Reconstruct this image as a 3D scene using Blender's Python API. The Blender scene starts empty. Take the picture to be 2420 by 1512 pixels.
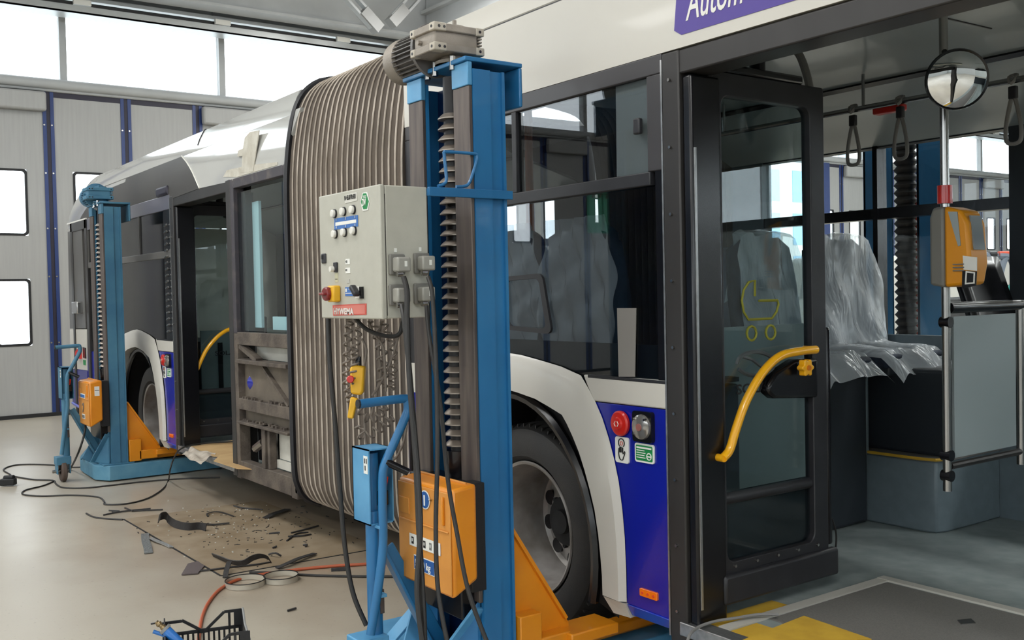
import bpy, bmesh, math, random
from mathutils import Vector, Matrix
random.seed(7)
SC = bpy.context.scene
COL = SC.collection
V = Vector

# ------------------------------------------------------------------ camera
W_, H_, F_ = 2420.0, 1512.0, 2381.24
CAM = V((0, 0, 1.55))
yaw, pitch, roll = 2.51775421, -.0271495749, -.0207633022
FW = V((math.cos(yaw)*math.cos(pitch), math.sin(yaw)*math.cos(pitch), math.sin(pitch)))
_r = V((math.sin(yaw), -math.cos(yaw), 0)); _u = _r.cross(FW)
RT = _r*math.cos(roll) + _u*math.sin(roll); UP = RT.cross(FW)
cd = bpy.data.cameras.new('camera'); cam = bpy.data.objects.new('camera', cd); COL.objects.link(cam)
m = Matrix((RT, UP, -FW)).transposed().to_4x4(); m.translation = CAM
cam.matrix_world = m
cd.sensor_width = 36; cd.lens = F_/W_*36; cd.clip_start = .05; cd.clip_end = 500
SC.camera = cam
def ray(px, py): return FW + RT*((px-W_/2)/F_) - UP*((py-H_/2)/F_)
def AX(px, py, x): d = ray(px, py); return CAM + d*((x-CAM.x)/d.x)
def AY(px, py, y): d = ray(px, py); return CAM + d*((y-CAM.y)/d.y)
def AZ(px, py, z=0): d = ray(px, py); return CAM + d*((z-CAM.z)/d.z)
def AD(px, py, dep): return CAM + ray(px, py)*dep

# ------------------------------------------------------------------ world, lights, exposure
w = bpy.data.worlds.new('world'); SC.world = w; w.use_nodes = True
bg = w.node_tree.nodes['Background']; bg.inputs[0].default_value = (.93, .97, 1, 1); bg.inputs[1].default_value = 6.0
def area(name, loc, sx, sy, power, col=(1, .995, .98), rot=(0, 0, 0)):
    l = bpy.data.lights.new(name, 'AREA'); l.shape = 'RECTANGLE'; l.size = sx; l.size_y = sy
    l.energy = power; l.color = col
    o = bpy.data.objects.new(name, l); COL.objects.link(o); o.location = loc; o.rotation_euler = rot
    return o
for x in (-10.5, -4.5, 1.5):
    for y in (-6.0, -.6):
        area('hall_lamp', (x, y, 5.8), 3.2, .6, 140)
        area('hall_lamp_up', (x, y, 5.3), 3.2, .6, 90, rot=(math.pi, 0, 0))  # upward fill added below each lamp to brighten the ceiling
for x in (-10.5, -4, 3):
    for y in (7.4, 13.5, 20):
        area('hall_lamp', (x, y, 5.8), 3.2, .6, (330 if x > -9 else 220) if y < 15 else 200)
        area('hall_lamp_up', (x, y, 5.3), 3.2, .6, 50, rot=(math.pi, 0, 0))  # added upward fill for the ceiling beyond the bus
SC.view_settings.view_transform = 'Standard'; SC.view_settings.look = 'None'
SC.view_settings.exposure = -0.2; SC.view_settings.gamma = 1.0; SC.view_settings.use_curve_mapping = False
SC.cycles.max_bounces = 8; SC.cycles.diffuse_bounces = 4; SC.cycles.glossy_bounces = 4
SC.cycles.transmission_bounces = 6; SC.cycles.transparent_max_bounces = 16
SC.cycles.caustics_reflective = False; SC.cycles.caustics_refractive = False
SC.cycles.sample_clamp_indirect = 4.0
SC.cycles.use_denoising = True

# ------------------------------------------------------------------ materials
def lin(c):
    return tuple((v/255/12.92 if v/255 <= .04045 else ((v/255+.055)/1.055)**2.4) for v in c) + (1,)
MATS = {}
def M(name, col, rough=.5, metal=0, col2=None, scale=4, detail=4, lo=.35, hi=.65, bump=0, bscale=60, coat=0, spec=.5, rvar=0, stretch=None, emit=0):
    mt = bpy.data.materials.new(name); mt.use_nodes = True; nt = mt.node_tree; b = nt.nodes['Principled BSDF']
    b.inputs['Base Color'].default_value = lin(col); b.inputs['Roughness'].default_value = rough
    b.inputs['Metallic'].default_value = metal; b.inputs['Coat Weight'].default_value = coat
    b.inputs['Coat Roughness'].default_value = .05
    b.inputs['Specular IOR Level'].default_value = spec
    tc = nt.nodes.new('ShaderNodeTexCoord'); src = tc.outputs['Object']
    if stretch:
        mp = nt.nodes.new('ShaderNodeMapping'); mp.inputs['Scale'].default_value = stretch
        nt.links.new(src, mp.inputs[0]); src = mp.outputs[0]
    if col2 is not None:
        n = nt.nodes.new('ShaderNodeTexNoise'); n.inputs['Scale'].default_value = scale; n.inputs['Detail'].default_value = detail
        nt.links.new(src, n.inputs['Vector'])
        r = nt.nodes.new('ShaderNodeValToRGB'); r.color_ramp.elements[0].position = lo; r.color_ramp.elements[1].position = hi
        r.color_ramp.elements[0].color = lin(col); r.color_ramp.elements[1].color = lin(col2)
        nt.links.new(n.outputs['Fac'], r.inputs[0]); nt.links.new(r.outputs[0], b.inputs['Base Color'])
        if rvar:
            ma = nt.nodes.new('ShaderNodeMath'); ma.operation = 'MULTIPLY_ADD'; ma.inputs[1].default_value = rvar; ma.inputs[2].default_value = rough-rvar/2
            nt.links.new(n.outputs['Fac'], ma.inputs[0]); nt.links.new(ma.outputs[0], b.inputs['Roughness'])
    if bump:
        n2 = nt.nodes.new('ShaderNodeTexNoise'); n2.inputs['Scale'].default_value = bscale; n2.inputs['Detail'].default_value = 3
        nt.links.new(src, n2.inputs['Vector'])
        bp = nt.nodes.new('ShaderNodeBump'); bp.inputs['Strength'].default_value = bump; bp.inputs['Distance'].default_value = .01
        nt.links.new(n2.outputs['Fac'], bp.inputs['Height']); nt.links.new(bp.outputs[0], b.inputs['Normal'])
    if emit:
        b.inputs['Emission Color'].default_value = lin(col); b.inputs['Emission Strength'].default_value = emit
    MATS[name] = mt
    return mt
def G(name, tint, ior=1.5, rough=.0, refl=1.0):
    """thin sheet of glass: tinted see-through plus a Fresnel mirror"""
    mt = bpy.data.materials.new(name); mt.use_nodes = True; nt = mt.node_tree
    for n in list(nt.nodes):
        if n.type == 'BSDF_PRINCIPLED': nt.nodes.remove(n)
    out = [n for n in nt.nodes if n.type == 'OUTPUT_MATERIAL'][0]
    tr = nt.nodes.new('ShaderNodeBsdfTransparent'); tr.inputs[0].default_value = tint + (1,)
    gl = nt.nodes.new('ShaderNodeBsdfGlossy'); gl.inputs['Roughness'].default_value = rough
    gl.inputs[0].default_value = (refl, refl, refl, 1)
    lw = nt.nodes.new('ShaderNodeLayerWeight'); lw.inputs[0].default_value = .5
    pw = nt.nodes.new('ShaderNodeMath'); pw.operation = 'POWER'; pw.inputs[1].default_value = 5; nt.links.new(lw.outputs['Facing'], pw.inputs[0])
    f0 = ((ior-1)/(ior+1))**2
    fr = nt.nodes.new('ShaderNodeMath'); fr.operation = 'MULTIPLY_ADD'; fr.inputs[1].default_value = (1-f0)*.8; fr.inputs[2].default_value = f0; nt.links.new(pw.outputs[0], fr.inputs[0])
    mx = nt.nodes.new('ShaderNodeMixShader')
    nt.links.new(fr.outputs[0], mx.inputs[0]); nt.links.new(tr.outputs[0], mx.inputs[1]); nt.links.new(gl.outputs[0], mx.inputs[2])
    nt.links.new(mx.outputs[0], out.inputs[0])
    MATS[name] = mt
    return mt

white = M('white_paint', (198, 194, 185), .42, coat=.12, col2=(194, 190, 181), scale=2)
whiteg = M('white_gloss_paint', (196, 196, 192), .08, coat=1)
wrapd = M('dark_film', (70, 68, 65), .5, spec=.3, col2=(64, 62, 60), scale=2)
whited = M('white_paint_dusty', (206, 200, 188), .38, col2=(196, 188, 174), scale=3, coat=.2)
wrapg = M('charcoal_film', (92, 90, 87), .45, coat=.1, col2=(84, 82, 80), scale=2)
blue = M('ultramarine_paint', (16, 30, 150), .25, coat=.5)
bluel = M('ultramarine_skirt', (40, 66, 190), .3, coat=.5)
purple = M('purple_film', (74, 55, 140), .4)
liner = M('arch_black', (13, 13, 14), .85)
black = M('black_rubber', (20, 20, 22), .6, bump=.1)
blk = M('black_gloss', (14, 14, 18), .25)
dk = M('dark_powder_coat', (38, 38, 42), .45, col2=(30, 30, 34), scale=8)
wrapf = M('window_frame_film', (54, 52, 54), .45, coat=.1)
backp = M('partition_grey', (140, 148, 144), .5)
agedb = M('aged_base_blue', (78, 132, 160), .55, col2=(96, 146, 170), scale=7)
plate_m = M('dirty_floor_plate', (158, 142, 120), .5, col2=(134, 116, 92), scale=3.5, detail=9, bump=.05, bscale=60, rvar=.2)
alud = M('dark_door_frame', (56, 54, 53), .42, metal=.3, col2=(46, 44, 43), scale=3, stretch=(1, 1, .2))
alu = M('brushed_aluminium', (190, 190, 190), .35, metal=.9, col2=(160, 160, 160), scale=30, stretch=(1, 20, 1))
profm = M('ramp_profile', (206, 202, 192), .4, metal=.25)
palew = M('office_window', (150, 190, 212), .3)
gfilm = M('grey_film_strip', (124, 120, 115), .6)
steel = M('stainless_tube', (170, 168, 165), .25, metal=1)
rail_m = M('worn_guide_rail', (108, 98, 92), .5, metal=.5, col2=(84, 76, 74), scale=5, stretch=(6, 6, .6))
lblue = M('lift_blue', (40, 116, 168), .42, col2=(30, 100, 150), scale=3, lo=.3, hi=.7, coat=.2)
lbluet = M('lift_blue_light', (92, 158, 200), .45, col2=(74, 140, 184), scale=6, coat=.1)
lblued = M('lift_blue_deep', (22, 62, 116), .5, col2=(16, 48, 98), scale=5)
oldbl = M('aged_lift_blue', (58, 108, 138), .55, col2=(72, 124, 150), scale=5, coat=.1)
orange = M('orange_enamel', (226, 142, 24), .4, coat=.3, col2=(216, 130, 18), scale=5)
orangef = M('orange_cover_plastic', (214, 146, 66), .5, col2=(202, 134, 56), scale=6)  # duller orange: the hazier light on the front face put into the colour
grey_m = M('cast_grey', (150, 141, 130), .5, metal=.15, col2=(132, 124, 114), scale=9, bump=.15, bscale=120)
grey_l = M('cast_grey_light', (184, 176, 162), .5, col2=(170, 162, 148), scale=9)
motor_m = M('motor_grey', (112, 110, 108), .5, metal=.2, col2=(98, 94, 92), scale=9)
screw_m = M('screw_steel', (150, 140, 130), .35, metal=.7)
dkscrew = M('greased_screw', (30, 27, 28), .45, metal=.3)  # near-black core between the paler cones
cab_m = M('cabinet_grey', (180, 178, 166), .45, col2=(175, 173, 161), scale=20, bump=.05, bscale=300)
cab_d = M('cabinet_edge', (168, 164, 150), .5)
sock_m = M('socket_grey', (120, 118, 112), .45)
sock_l = M('socket_lid_grey', (150, 148, 140), .35)
whitep = M('white_plastic', (220, 218, 210), .4)
paper = M('paper_label', (226, 226, 220), .7)
ink = M('black_ink', (24, 24, 26), .7)
inkg = M('grey_ink', (110, 110, 108), .7)
redp = M('red_plastic', (196, 34, 24), .3, coat=.3)
redd = M('dark_red_knob', (120, 24, 24), .3, coat=.4)
redi = M('faded_red_ink', (196, 82, 70), .7)
yel = M('yellow_enamel', (240, 174, 22), .3, coat=.5)
yelm = M('mustard_switch', (222, 170, 36), .45)
yellow_f = M('yellow_floor', (204, 164, 52), .6, col2=(190, 150, 46), scale=12)
green_s = M('green_sticker', (16, 128, 66), .45)
blue_s = M('blue_sticker', (58, 108, 176), .5)
blue_b = M('blue_sign', (34, 84, 150), .5)
amber = M('amber_reflector', (248, 120, 20), .25, coat=.6)
tyre = M('tyre_rubber', (34, 33, 33), .7, col2=(42, 40, 38), scale=10, bump=.1, bscale=200)
rim_m = M('wheel_steel', (176, 172, 168), .36, metal=.3, col2=(128, 122, 116), scale=5, rvar=.2)
bel_m = M('bellows_fabric', (128, 116, 104), .75, col2=(92, 84, 78), scale=3, lo=.3, hi=.72, bump=.25, bscale=90, stretch=(.6, 1, .35))
bel_r = M('bellows_piping', (206, 194, 180), .55, col2=(150, 138, 124), scale=4)
grime = M('grimy_steel_frame', (104, 94, 84), .75, metal=.1, col2=(74, 66, 60), scale=9, bump=.4, bscale=60)
grimep = M('dusty_bulkhead', (110, 100, 88), .8, col2=(88, 80, 70), scale=4, bump=.15)
foam = M('pale_insulation', (204, 202, 192), .75, col2=(182, 178, 168), scale=5)
pblue = M('pale_blue_panel', (186, 214, 222), .5)
plyw = M('cardboard', (196, 164, 116), .8, col2=(184, 150, 104), scale=4)
crump = M('crumpled_paper', (196, 186, 172), .85, col2=(172, 160, 146), scale=14, bump=.8, bscale=25)
intg = M('bus_interior_grey', (104, 116, 122), .5, col2=(98, 110, 116), scale=20, coat=.1)
ceil_b = M('bus_ceiling_grey', (142, 150, 152), .4, coat=.15)
intd = M('bus_interior_dark', (38, 44, 50), .55)
bflo = M('bus_floor_vinyl', (146, 154, 152), .36, col2=(128, 138, 136), scale=14, bump=.03, bscale=400)
bflo2 = M('ramp_vinyl', (118, 115, 110), .5, col2=(104, 101, 98), scale=200)
seatm = M('seat_fabric', (52, 62, 78), .8, col2=(40, 48, 62), scale=30)
wallp = M('hall_door_panel', (164, 164, 162), .55, col2=(159, 159, 157), scale=30, stretch=(1, 1, .05))
wallq = M('hall_cladding', (196, 200, 200), .55)
navy = M('navy_frame', (32, 54, 108), .4)
navyd = M('navy_frame_dark', (30, 26, 44), .5)
beamm = M('painted_beam', (172, 174, 174), .6, col2=(166, 168, 168), scale=3)
ceilm = M('hall_ceiling', (196, 198, 198), .8)
tray = M('galvanised_tray', (176, 178, 176), .35, metal=.6)
cable = M('black_cable', (34, 32, 30), .5)
cableg = M('grey_cable', (122, 112, 102), .55)
hose = M('orange_hose', (182, 92, 60), .5)
rubs = M('cut_rubber_strip', (46, 44, 44), .6, bump=.3, bscale=80)
rubg = M('grey_foil_strip', (126, 130, 130), .4, metal=.4, bump=.6, bscale=60)
clampm = M('clamp_band', (196, 190, 176), .35, metal=.3)
toolb = M('tool_blue', (28, 102, 176), .35, coat=.3)
brass = M('brass_coupling', (150, 130, 96), .3, metal=.9)
crate_m = M('crate_black', (34, 34, 36), .4)
fgreen = M('green_ribs', (70, 168, 138), .5)
orred = M('lift_orange_red', (220, 74, 36), .5)
grid = M('grey_pillar', (140, 140, 138), .6)
strapm = M('strap_grey', (128, 126, 124), .6)
mirm = M('mirror_silver', (235, 238, 240), .02, metal=1)
tape = M('masking_tape', (204, 200, 188), .7, col2=(184, 178, 164), scale=10, bump=.5, bscale=30)
teal = M('teal_hose', (40, 150, 140), .5)
trk = M('forklift_grey', (120, 130, 144), .5)
tan = M('amber_pole', (150, 74, 36), .35)
glass_w = G('hall_window_glass', (.95, .97, .98))
glass_b = G('bus_glass', (.64, .67, .69), ior=1.6)
glass_f = G('bus_glass_far', (.95, .97, .97))
glass_d = G('door_glass', (.72, .80, .82))
glass_r = G('rear_tinted_glass', (.3, .3, .3), ior=1.7, rough=.12)
frost = M('frosted_partition', (150, 160, 160), .5)
glass_c = G('clear_bay_glass', (.9, .95, .95), ior=1.15)
def plastic_mat():
    mt = bpy.data.materials.new('clear_plastic_film'); mt.use_nodes = True; nt = mt.node_tree; b = nt.nodes['Principled BSDF']
    b.inputs['Base Color'].default_value = (.82, .87, .9, 1); b.inputs['Roughness'].default_value = .2
    out = [n for n in nt.nodes if n.type == 'OUTPUT_MATERIAL'][0]
    tr = nt.nodes.new('ShaderNodeBsdfTransparent'); mx = nt.nodes.new('ShaderNodeMixShader'); mx.inputs[0].default_value = .5
    n2 = nt.nodes.new('ShaderNodeTexNoise'); n2.inputs['Scale'].default_value = 6; n2.inputs['Detail'].default_value = 3; n2.inputs['Distortion'].default_value = .5
    tc = nt.nodes.new('ShaderNodeTexCoord'); mp = nt.nodes.new('ShaderNodeMapping'); mp.inputs['Scale'].default_value = (1, 1.8, .6); nt.links.new(tc.outputs['Object'], mp.inputs[0]); nt.links.new(mp.outputs[0], n2.inputs['Vector'])
    bp = nt.nodes.new('ShaderNodeBump'); bp.inputs['Strength'].default_value = .85; bp.inputs['Distance'].default_value = .045
    nt.links.new(n2.outputs['Fac'], bp.inputs['Height']); nt.links.new(bp.outputs[0], b.inputs['Normal'])
    nt.links.new(tr.outputs[0], mx.inputs[1]); nt.links.new(b.outputs[0], mx.inputs[2]); nt.links.new(mx.outputs[0], out.inputs[0])
    return mt
film = plastic_mat()
def floor_mat():
    mt = M('hall_floor_concrete', (188, 180, 164), .34, col2=(170, 162, 148), scale=.5, detail=8, lo=.3, hi=.7, bump=.02, bscale=30, rvar=.2)
    nt = mt.node_tree; b = nt.nodes['Principled BSDF']
    old = b.inputs['Base Color'].links[0].from_socket
    tc = nt.nodes.new('ShaderNodeNewGeometry')
    # worn brown dirt, with its own shape, where the bus was stripped
    mp = nt.nodes.new('ShaderNodeMapping'); mp.inputs['Location'].default_value = (6.4, -2.75, 0); mp.inputs['Scale'].default_value = (1, 1, 1)
    sc_ = nt.nodes.new('ShaderNodeVectorMath'); sc_.operation = 'MULTIPLY'; sc_.inputs[1].default_value = (.5, .85, 1)
    ln = nt.nodes.new('ShaderNodeVectorMath'); ln.operation = 'LENGTH'
    nt.links.new(tc.outputs['Position'], mp.inputs[0]); nt.links.new(mp.outputs[0], sc_.inputs[0]); nt.links.new(sc_.outputs[0], ln.inputs[0])
    nz = nt.nodes.new('ShaderNodeTexNoise'); nz.inputs['Scale'].default_value = 2.2; nz.inputs['Detail'].default_value = 8
    nt.links.new(tc.outputs['Position'], nz.inputs['Vector'])
    ad = nt.nodes.new('ShaderNodeMath'); ad.operation = 'MULTIPLY_ADD'; ad.inputs[1].default_value = 1.3
    nt.links.new(nz.outputs['Fac'], ad.inputs[0]); nt.links.new(ln.outputs['Value'], ad.inputs[2])
    rp = nt.nodes.new('ShaderNodeValToRGB'); rp.color_ramp.elements[0].position = .5; rp.color_ramp.elements[1].position = 1.0
    rp.color_ramp.elements[0].color = (1, 1, 1, 1); rp.color_ramp.elements[1].color = (0, 0, 0, 1)
    hv = nt.nodes.new('ShaderNodeMath'); hv.operation = 'MULTIPLY'; hv.inputs[1].default_value = .5
    nt.links.new(ad.outputs[0], hv.inputs[0]); nt.links.new(hv.outputs[0], rp.inputs[0])
    mx = nt.nodes.new('ShaderNodeMixRGB'); mx.inputs[2].default_value = lin((132, 110, 86))
    sp = nt.nodes.new('ShaderNodeTexNoise'); sp.inputs['Scale'].default_value = 45; sp.inputs['Detail'].default_value = 5
    nt.links.new(tc.outputs['Position'], sp.inputs['Vector'])
    rs = nt.nodes.new('ShaderNodeValToRGB'); rs.color_ramp.elements[0].position = .26; rs.color_ramp.elements[1].position = .36
    rs.color_ramp.elements[0].color = (.45, .42, .38, 1); rs.color_ramp.elements[1].color = (1, 1, 1, 1)
    nt.links.new(sp.outputs['Fac'], rs.inputs[0])
    m2 = nt.nodes.new('ShaderNodeMixRGB'); m2.blend_type = 'MULTIPLY'; m2.inputs[0].default_value = .5
    mu = nt.nodes.new('ShaderNodeMath'); mu.operation = 'MULTIPLY'; mu.inputs[1].default_value = .75
    nt.links.new(rp.outputs[0], mu.inputs[0]); nt.links.new(mu.outputs[0], mx.inputs[0])
    nt.links.new(old, mx.inputs[1]); nt.links.new(mx.outputs[0], m2.inputs[1]); nt.links.new(rs.outputs[0], m2.inputs[2])
    nt.links.new(m2.outputs[0], b.inputs['Base Color'])
    return mt
floor_m = floor_mat()

# ------------------------------------------------------------------ mesh helpers
WO = {}
def tag(o, label=None, cat=None, group=None, kind=None):
    if label: o['label'] = label
    if cat: o['category'] = cat
    if group: o['group'] = group
    if kind: o['kind'] = kind
    return o
def empty(name, loc, label=None, cat=None, group=None, kind=None):
    o = bpy.data.objects.new(name, None); COL.objects.link(o); o.location = loc; o.empty_display_size = .1
    WO[o] = V(loc); tag(o, label, cat, group, kind); return o
class MB:
    def __init__(s): s.bm = bmesh.new()
    def box(s, x0, x1, y0, y1, z0, z1):
        vs = [s.bm.verts.new((x, y, z)) for x in (x0, x1) for y in (y0, y1) for z in (z0, z1)]
        for f in ((0, 1, 3, 2), (4, 6, 7, 5), (0, 4, 5, 1), (2, 3, 7, 6), (0, 2, 6, 4), (1, 5, 7, 3)):
            s.bm.faces.new([vs[i] for i in f])
        return s
    def obox(s, c, ax, ay, az, hx, hy, hz):
        c = V(c); vs = [s.bm.verts.new(c + ax*(hx*i) + ay*(hy*j) + az*(hz*k)) for i in (-1, 1) for j in (-1, 1) for k in (-1, 1)]
        for f in ((0, 1, 3, 2), (4, 6, 7, 5), (0, 4, 5, 1), (2, 3, 7, 6), (0, 2, 6, 4), (1, 5, 7, 3)):
            s.bm.faces.new([vs[i] for i in f])
        return s
    def bar(s, a, b, w, t, side=V((0, 0, 1))):
        a, b = V(a), V(b); d = (b-a); L = d.length; d.normalize(); sd = side - d*side.dot(d)
        if sd.length < 1e-4: sd = V((1, 0, 0)) - d*d.x
        sd.normalize(); n = d.cross(sd)
        return s.obox((a+b)/2, d, sd, n, L/2, w/2, t/2)
    def prism(s, pts, vec):
        vec = V(vec); a = [s.bm.verts.new(V(p)) for p in pts]; b = [s.bm.verts.new(V(p)+vec) for p in pts]
        s.bm.faces.new(a); s.bm.faces.new(list(reversed(b)))
        n = len(a)
        for i in range(n): s.bm.faces.new((a[i], a[(i+1) % n], b[(i+1) % n], b[i]))
        return s
    def cyl(s, p0, p1, r0, r1=None, n=16, caps=True):
        r1 = r0 if r1 is None else r1
        p0, p1 = V(p0), V(p1); d = (p1-p0).normalized(); x = d.orthogonal().normalized(); y = d.cross(x)
        A, B = [], []
        for i in range(n):
            t = 2*math.pi*i/n; e = x*math.cos(t)+y*math.sin(t); A.append(s.bm.verts.new(p0+e*r0)); B.append(s.bm.verts.new(p1+e*r1))
        for i in range(n): s.bm.faces.new((A[i], A[(i+1) % n], B[(i+1) % n], B[i]))
        if caps: s.bm.faces.new(list(reversed(A))); s.bm.faces.new(B)
        return s
    def tube(s, pts, r, n=8, closed=False, smooth_pts=0, caps=True):
        pts = [V(p) for p in pts]
        if smooth_pts: pts = spline(pts, smooth_pts, closed)
        N = len(pts); rings = []; prev = None
        for i in range(N):
            if closed: d = pts[(i+1) % N]-pts[i-1]
            else: d = pts[min(i+1, N-1)]-pts[max(i-1, 0)]
            if d.length < 1e-7: d = V((0, 0, 1))
            d.normalize()
            if prev is None: x = d.orthogonal().normalized()
            else:
                x = prev - d*prev.dot(d)
                x = x.normalized() if x.length > 1e-6 else d.orthogonal().normalized()
            prev = x; y = d.cross(x); rr = r[i*len(r)//N] if isinstance(r, (list, tuple)) else r
            rings.append([s.bm.verts.new(pts[i]+(x*math.cos(2*math.pi*k/n)+y*math.sin(2*math.pi*k/n))*rr) for k in range(n)])
        for i in range(N if closed else N-1):
            a, b = rings[i], rings[(i+1) % N]
            for k in range(n): s.bm.faces.new((a[k], a[(k+1) % n], b[(k+1) % n], b[k]))
        if not closed and caps: s.bm.faces.new(list(reversed(rings[0]))); s.bm.faces.new(rings[-1])
        return s
    def lathe(s, c, ax, prof, n=48, closed=False):
        c = V(c); ax = V(ax).normalized(); x = ax.orthogonal().normalized(); y = ax.cross(x); rings = []
        for r, h in prof:
            rings.append([s.bm.verts.new(c+ax*h+(x*math.cos(2*math.pi*k/n)+y*math.sin(2*math.pi*k/n))*max(r, 1e-4)) for k in range(n)])
        m_ = len(rings)
        for i in range(m_ if closed else m_-1):
            a, b = rings[i], rings[(i+1) % m_]
            for k in range(n): s.bm.faces.new((a[k], a[(k+1) % n], b[(k+1) % n], b[k]))
        return s
    def grid(s, fn, nu, nv, closed_u=False):
        vs = [[s.bm.verts.new(fn(i/nu, j/nv)) for j in range(nv+1)] for i in range(nu+1)]
        for i in range(nu):
            for j in range(nv): s.bm.faces.new((vs[i][j], vs[i+1][j], vs[i+1][j+1], vs[i][j+1]))
        return s
    def ribbon(s, pts, w, t=.004, side=None, sm=6):
        pts = spline([V(p) for p in pts], sm, False); n = len(pts); L = []
        for i in range(n):
            d = (pts[min(i+1, n-1)]-pts[max(i-1, 0)]).normalized()
            sd = side if side is not None else d.cross(V((0, 0, 1)))
            sd = sd.normalized() if sd.length > 1e-5 else V((0, 1, 0))
            nn = sd.cross(d).normalized()
            L.append([s.bm.verts.new(pts[i]+sd*a*w/2+nn*b*t/2) for a, b in ((-1, -1), (1, -1), (1, 1), (-1, 1))])
        for i in range(n-1):
            for k in range(4): s.bm.faces.new((L[i][k], L[i][(k+1) % 4], L[i+1][(k+1) % 4], L[i+1][k]))
        s.bm.faces.new(list(reversed(L[0]))); s.bm.faces.new(L[-1])
        return s
    def build(s, name, mat, parent=None, bevel=0, label=None, cat=None, group=None, kind=None, normals=True, seg=2, smooth=True):
        if normals: bmesh.ops.recalc_face_normals(s.bm, faces=s.bm.faces[:])
        if parent is not None: o0 = WO[parent]
        else:
            vs = s.bm.verts; xs = [v.co.x for v in vs]; ys = [v.co.y for v in vs]; zs = [v.co.z for v in vs]
            o0 = V(((min(xs)+max(xs))/2, (min(ys)+max(ys))/2, min(zs)))
        for v in s.bm.verts: v.co -= o0
        me = bpy.data.meshes.new(name); s.bm.to_mesh(me); s.bm.free(); me.materials.append(mat)
        if smooth:
            me.polygons.foreach_set('use_smooth', [True]*len(me.polygons)); me.set_sharp_from_angle(angle=math.radians(35))
        o = bpy.data.objects.new(name, me); COL.objects.link(o)
        if parent is not None: o.parent = parent; WO[o] = WO[parent]
        else: o.location = o0; WO[o] = o0
        if bevel:
            bv = o.modifiers.new('bevel', 'BEVEL'); bv.width = bevel; bv.segments = seg; bv.limit_method = 'ANGLE'; bv.angle_limit = math.radians(40)
        tag(o, label, cat, group, kind)
        return o
def spline(pts, k, closed=False):
    out = []; n = len(pts)
    rng = range(n if closed else n-1)
    for i in rng:
        if closed: p0, p1, p2, p3 = pts[i-1], pts[i], pts[(i+1) % n], pts[(i+2) % n]
        else: p0, p1, p2, p3 = pts[max(i-1, 0)], pts[i], pts[i+1], pts[min(i+2, n-1)]
        for j in range(k):
            t = j/k; out.append(.5*((2*p1)+(-p0+p2)*t+(2*p0-5*p1+4*p2-p3)*t*t+(-p0+3*p1-3*p2+p3)*t*t*t))
    if not closed: out.append(pts[-1])
    return out
def curve_in(mb, z0=2.40, z1=2.745, amp=.05, n=9):
    bm = mb.bm
    for i in range(1, n):
        g = bm.verts[:]+bm.edges[:]+bm.faces[:]
        bmesh.ops.bisect_plane(bm, geom=g, plane_co=(0, 0, z0+(z1-z0)*i/n), plane_no=(0, 0, 1))
    for v in bm.verts: v.co.y += amp*max(0, (v.co.z-z0)/(z1-z0))**2
    return mb
def B(name, mat, parent, x0, x1, y0, y1, z0, z1, bevel=0, **k):
    return MB().box(x0, x1, y0, y1, z0, z1).build(name, mat, parent, bevel, **k)
def rrect(u0, u1, v0, v1, r, n=5):
    pts = []
    for cx, cy, a0 in ((u1-r, v1-r, 0), (u0+r, v1-r, 90), (u0+r, v0+r, 180), (u1-r, v0+r, 270)):
        for i in range(n+1):
            a = math.radians(a0+90*i/n); pts.append((cx+r*math.cos(a), cy+r*math.sin(a)))
    return pts
def frame(mb, outer, inner, fn, vec):
    """ring between two outlines of equal point count; fn maps (u,v) to a point"""
    vec = V(vec); n = len(outer)
    A = [mb.bm.verts.new(fn(*p)) for p in outer]; Bq = [mb.bm.verts.new(fn(*p)) for p in inner]
    A2 = [mb.bm.verts.new(fn(*p)+vec) for p in outer]; B2 = [mb.bm.verts.new(fn(*p)+vec) for p in inner]
    for i in range(n):
        j = (i+1) % n
        mb.bm.faces.new((A[i], A[j], Bq[j], Bq[i])); mb.bm.faces.new((A2[j], A2[i], B2[i], B2[j]))
        mb.bm.faces.new((A[j], A[i], A2[i], A2[j])); mb.bm.faces.new((Bq[i], Bq[j], B2[j], B2[i]))
    return mb
def text(s, size, origin, right, up, mat, parent, name='lettering', shear=0, extrude=.0006, bold=0, sx=1.0, align='LEFT', spacing=1.0):
    cu = bpy.data.curves.new(name, 'FONT'); cu.body = s; cu.size = size; cu.shear = shear; cu.extrude = extrude; cu.offset = bold
    cu.align_x = align; cu.resolution_u = 3; cu.space_character = spacing
    t = bpy.data.objects.new('tmp', cu); COL.objects.link(t)
    dg = bpy.context.evaluated_depsgraph_get(); dg.update()
    me = bpy.data.meshes.new_from_object(t.evaluated_get(dg)); bpy.data.objects.remove(t)
    right = V(right).normalized(); up = V(up).normalized(); nrm = right.cross(up); o0 = V(origin)
    base = WO[parent] if parent is not None else V((0, 0, 0))
    for v in me.vertices:
        c = v.co.copy(); v.co = o0 + right*(c.x*sx) + up*c.y + nrm*c.z - base
    me.materials.clear(); me.materials.append(mat); me.name = name
    o = bpy.data.objects.new(name, me); COL.objects.link(o); o.parent = parent
    if parent is not None: WO[o] = base
    return o
def copy_tree(o, parent=None):
    c = o.copy(); COL.objects.link(c)
    if parent is not None: c.parent = parent
    for ch in [x for x in o.children]: copy_tree(ch, c)
    return c
# ================================================================== THE HALL
XW = -14.8
B('floor', floor_m, None, XW-.2, 12, -16, 45, -.1, 0, kind='structure')
B('ground', wallq, None, -60, XW-.21, -30, 60, -.12, -.02, kind='structure')
B('ceiling', ceilm, None, XW-.2, 12, -16, 45, 6.5, 6.6, kind='structure')
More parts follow.
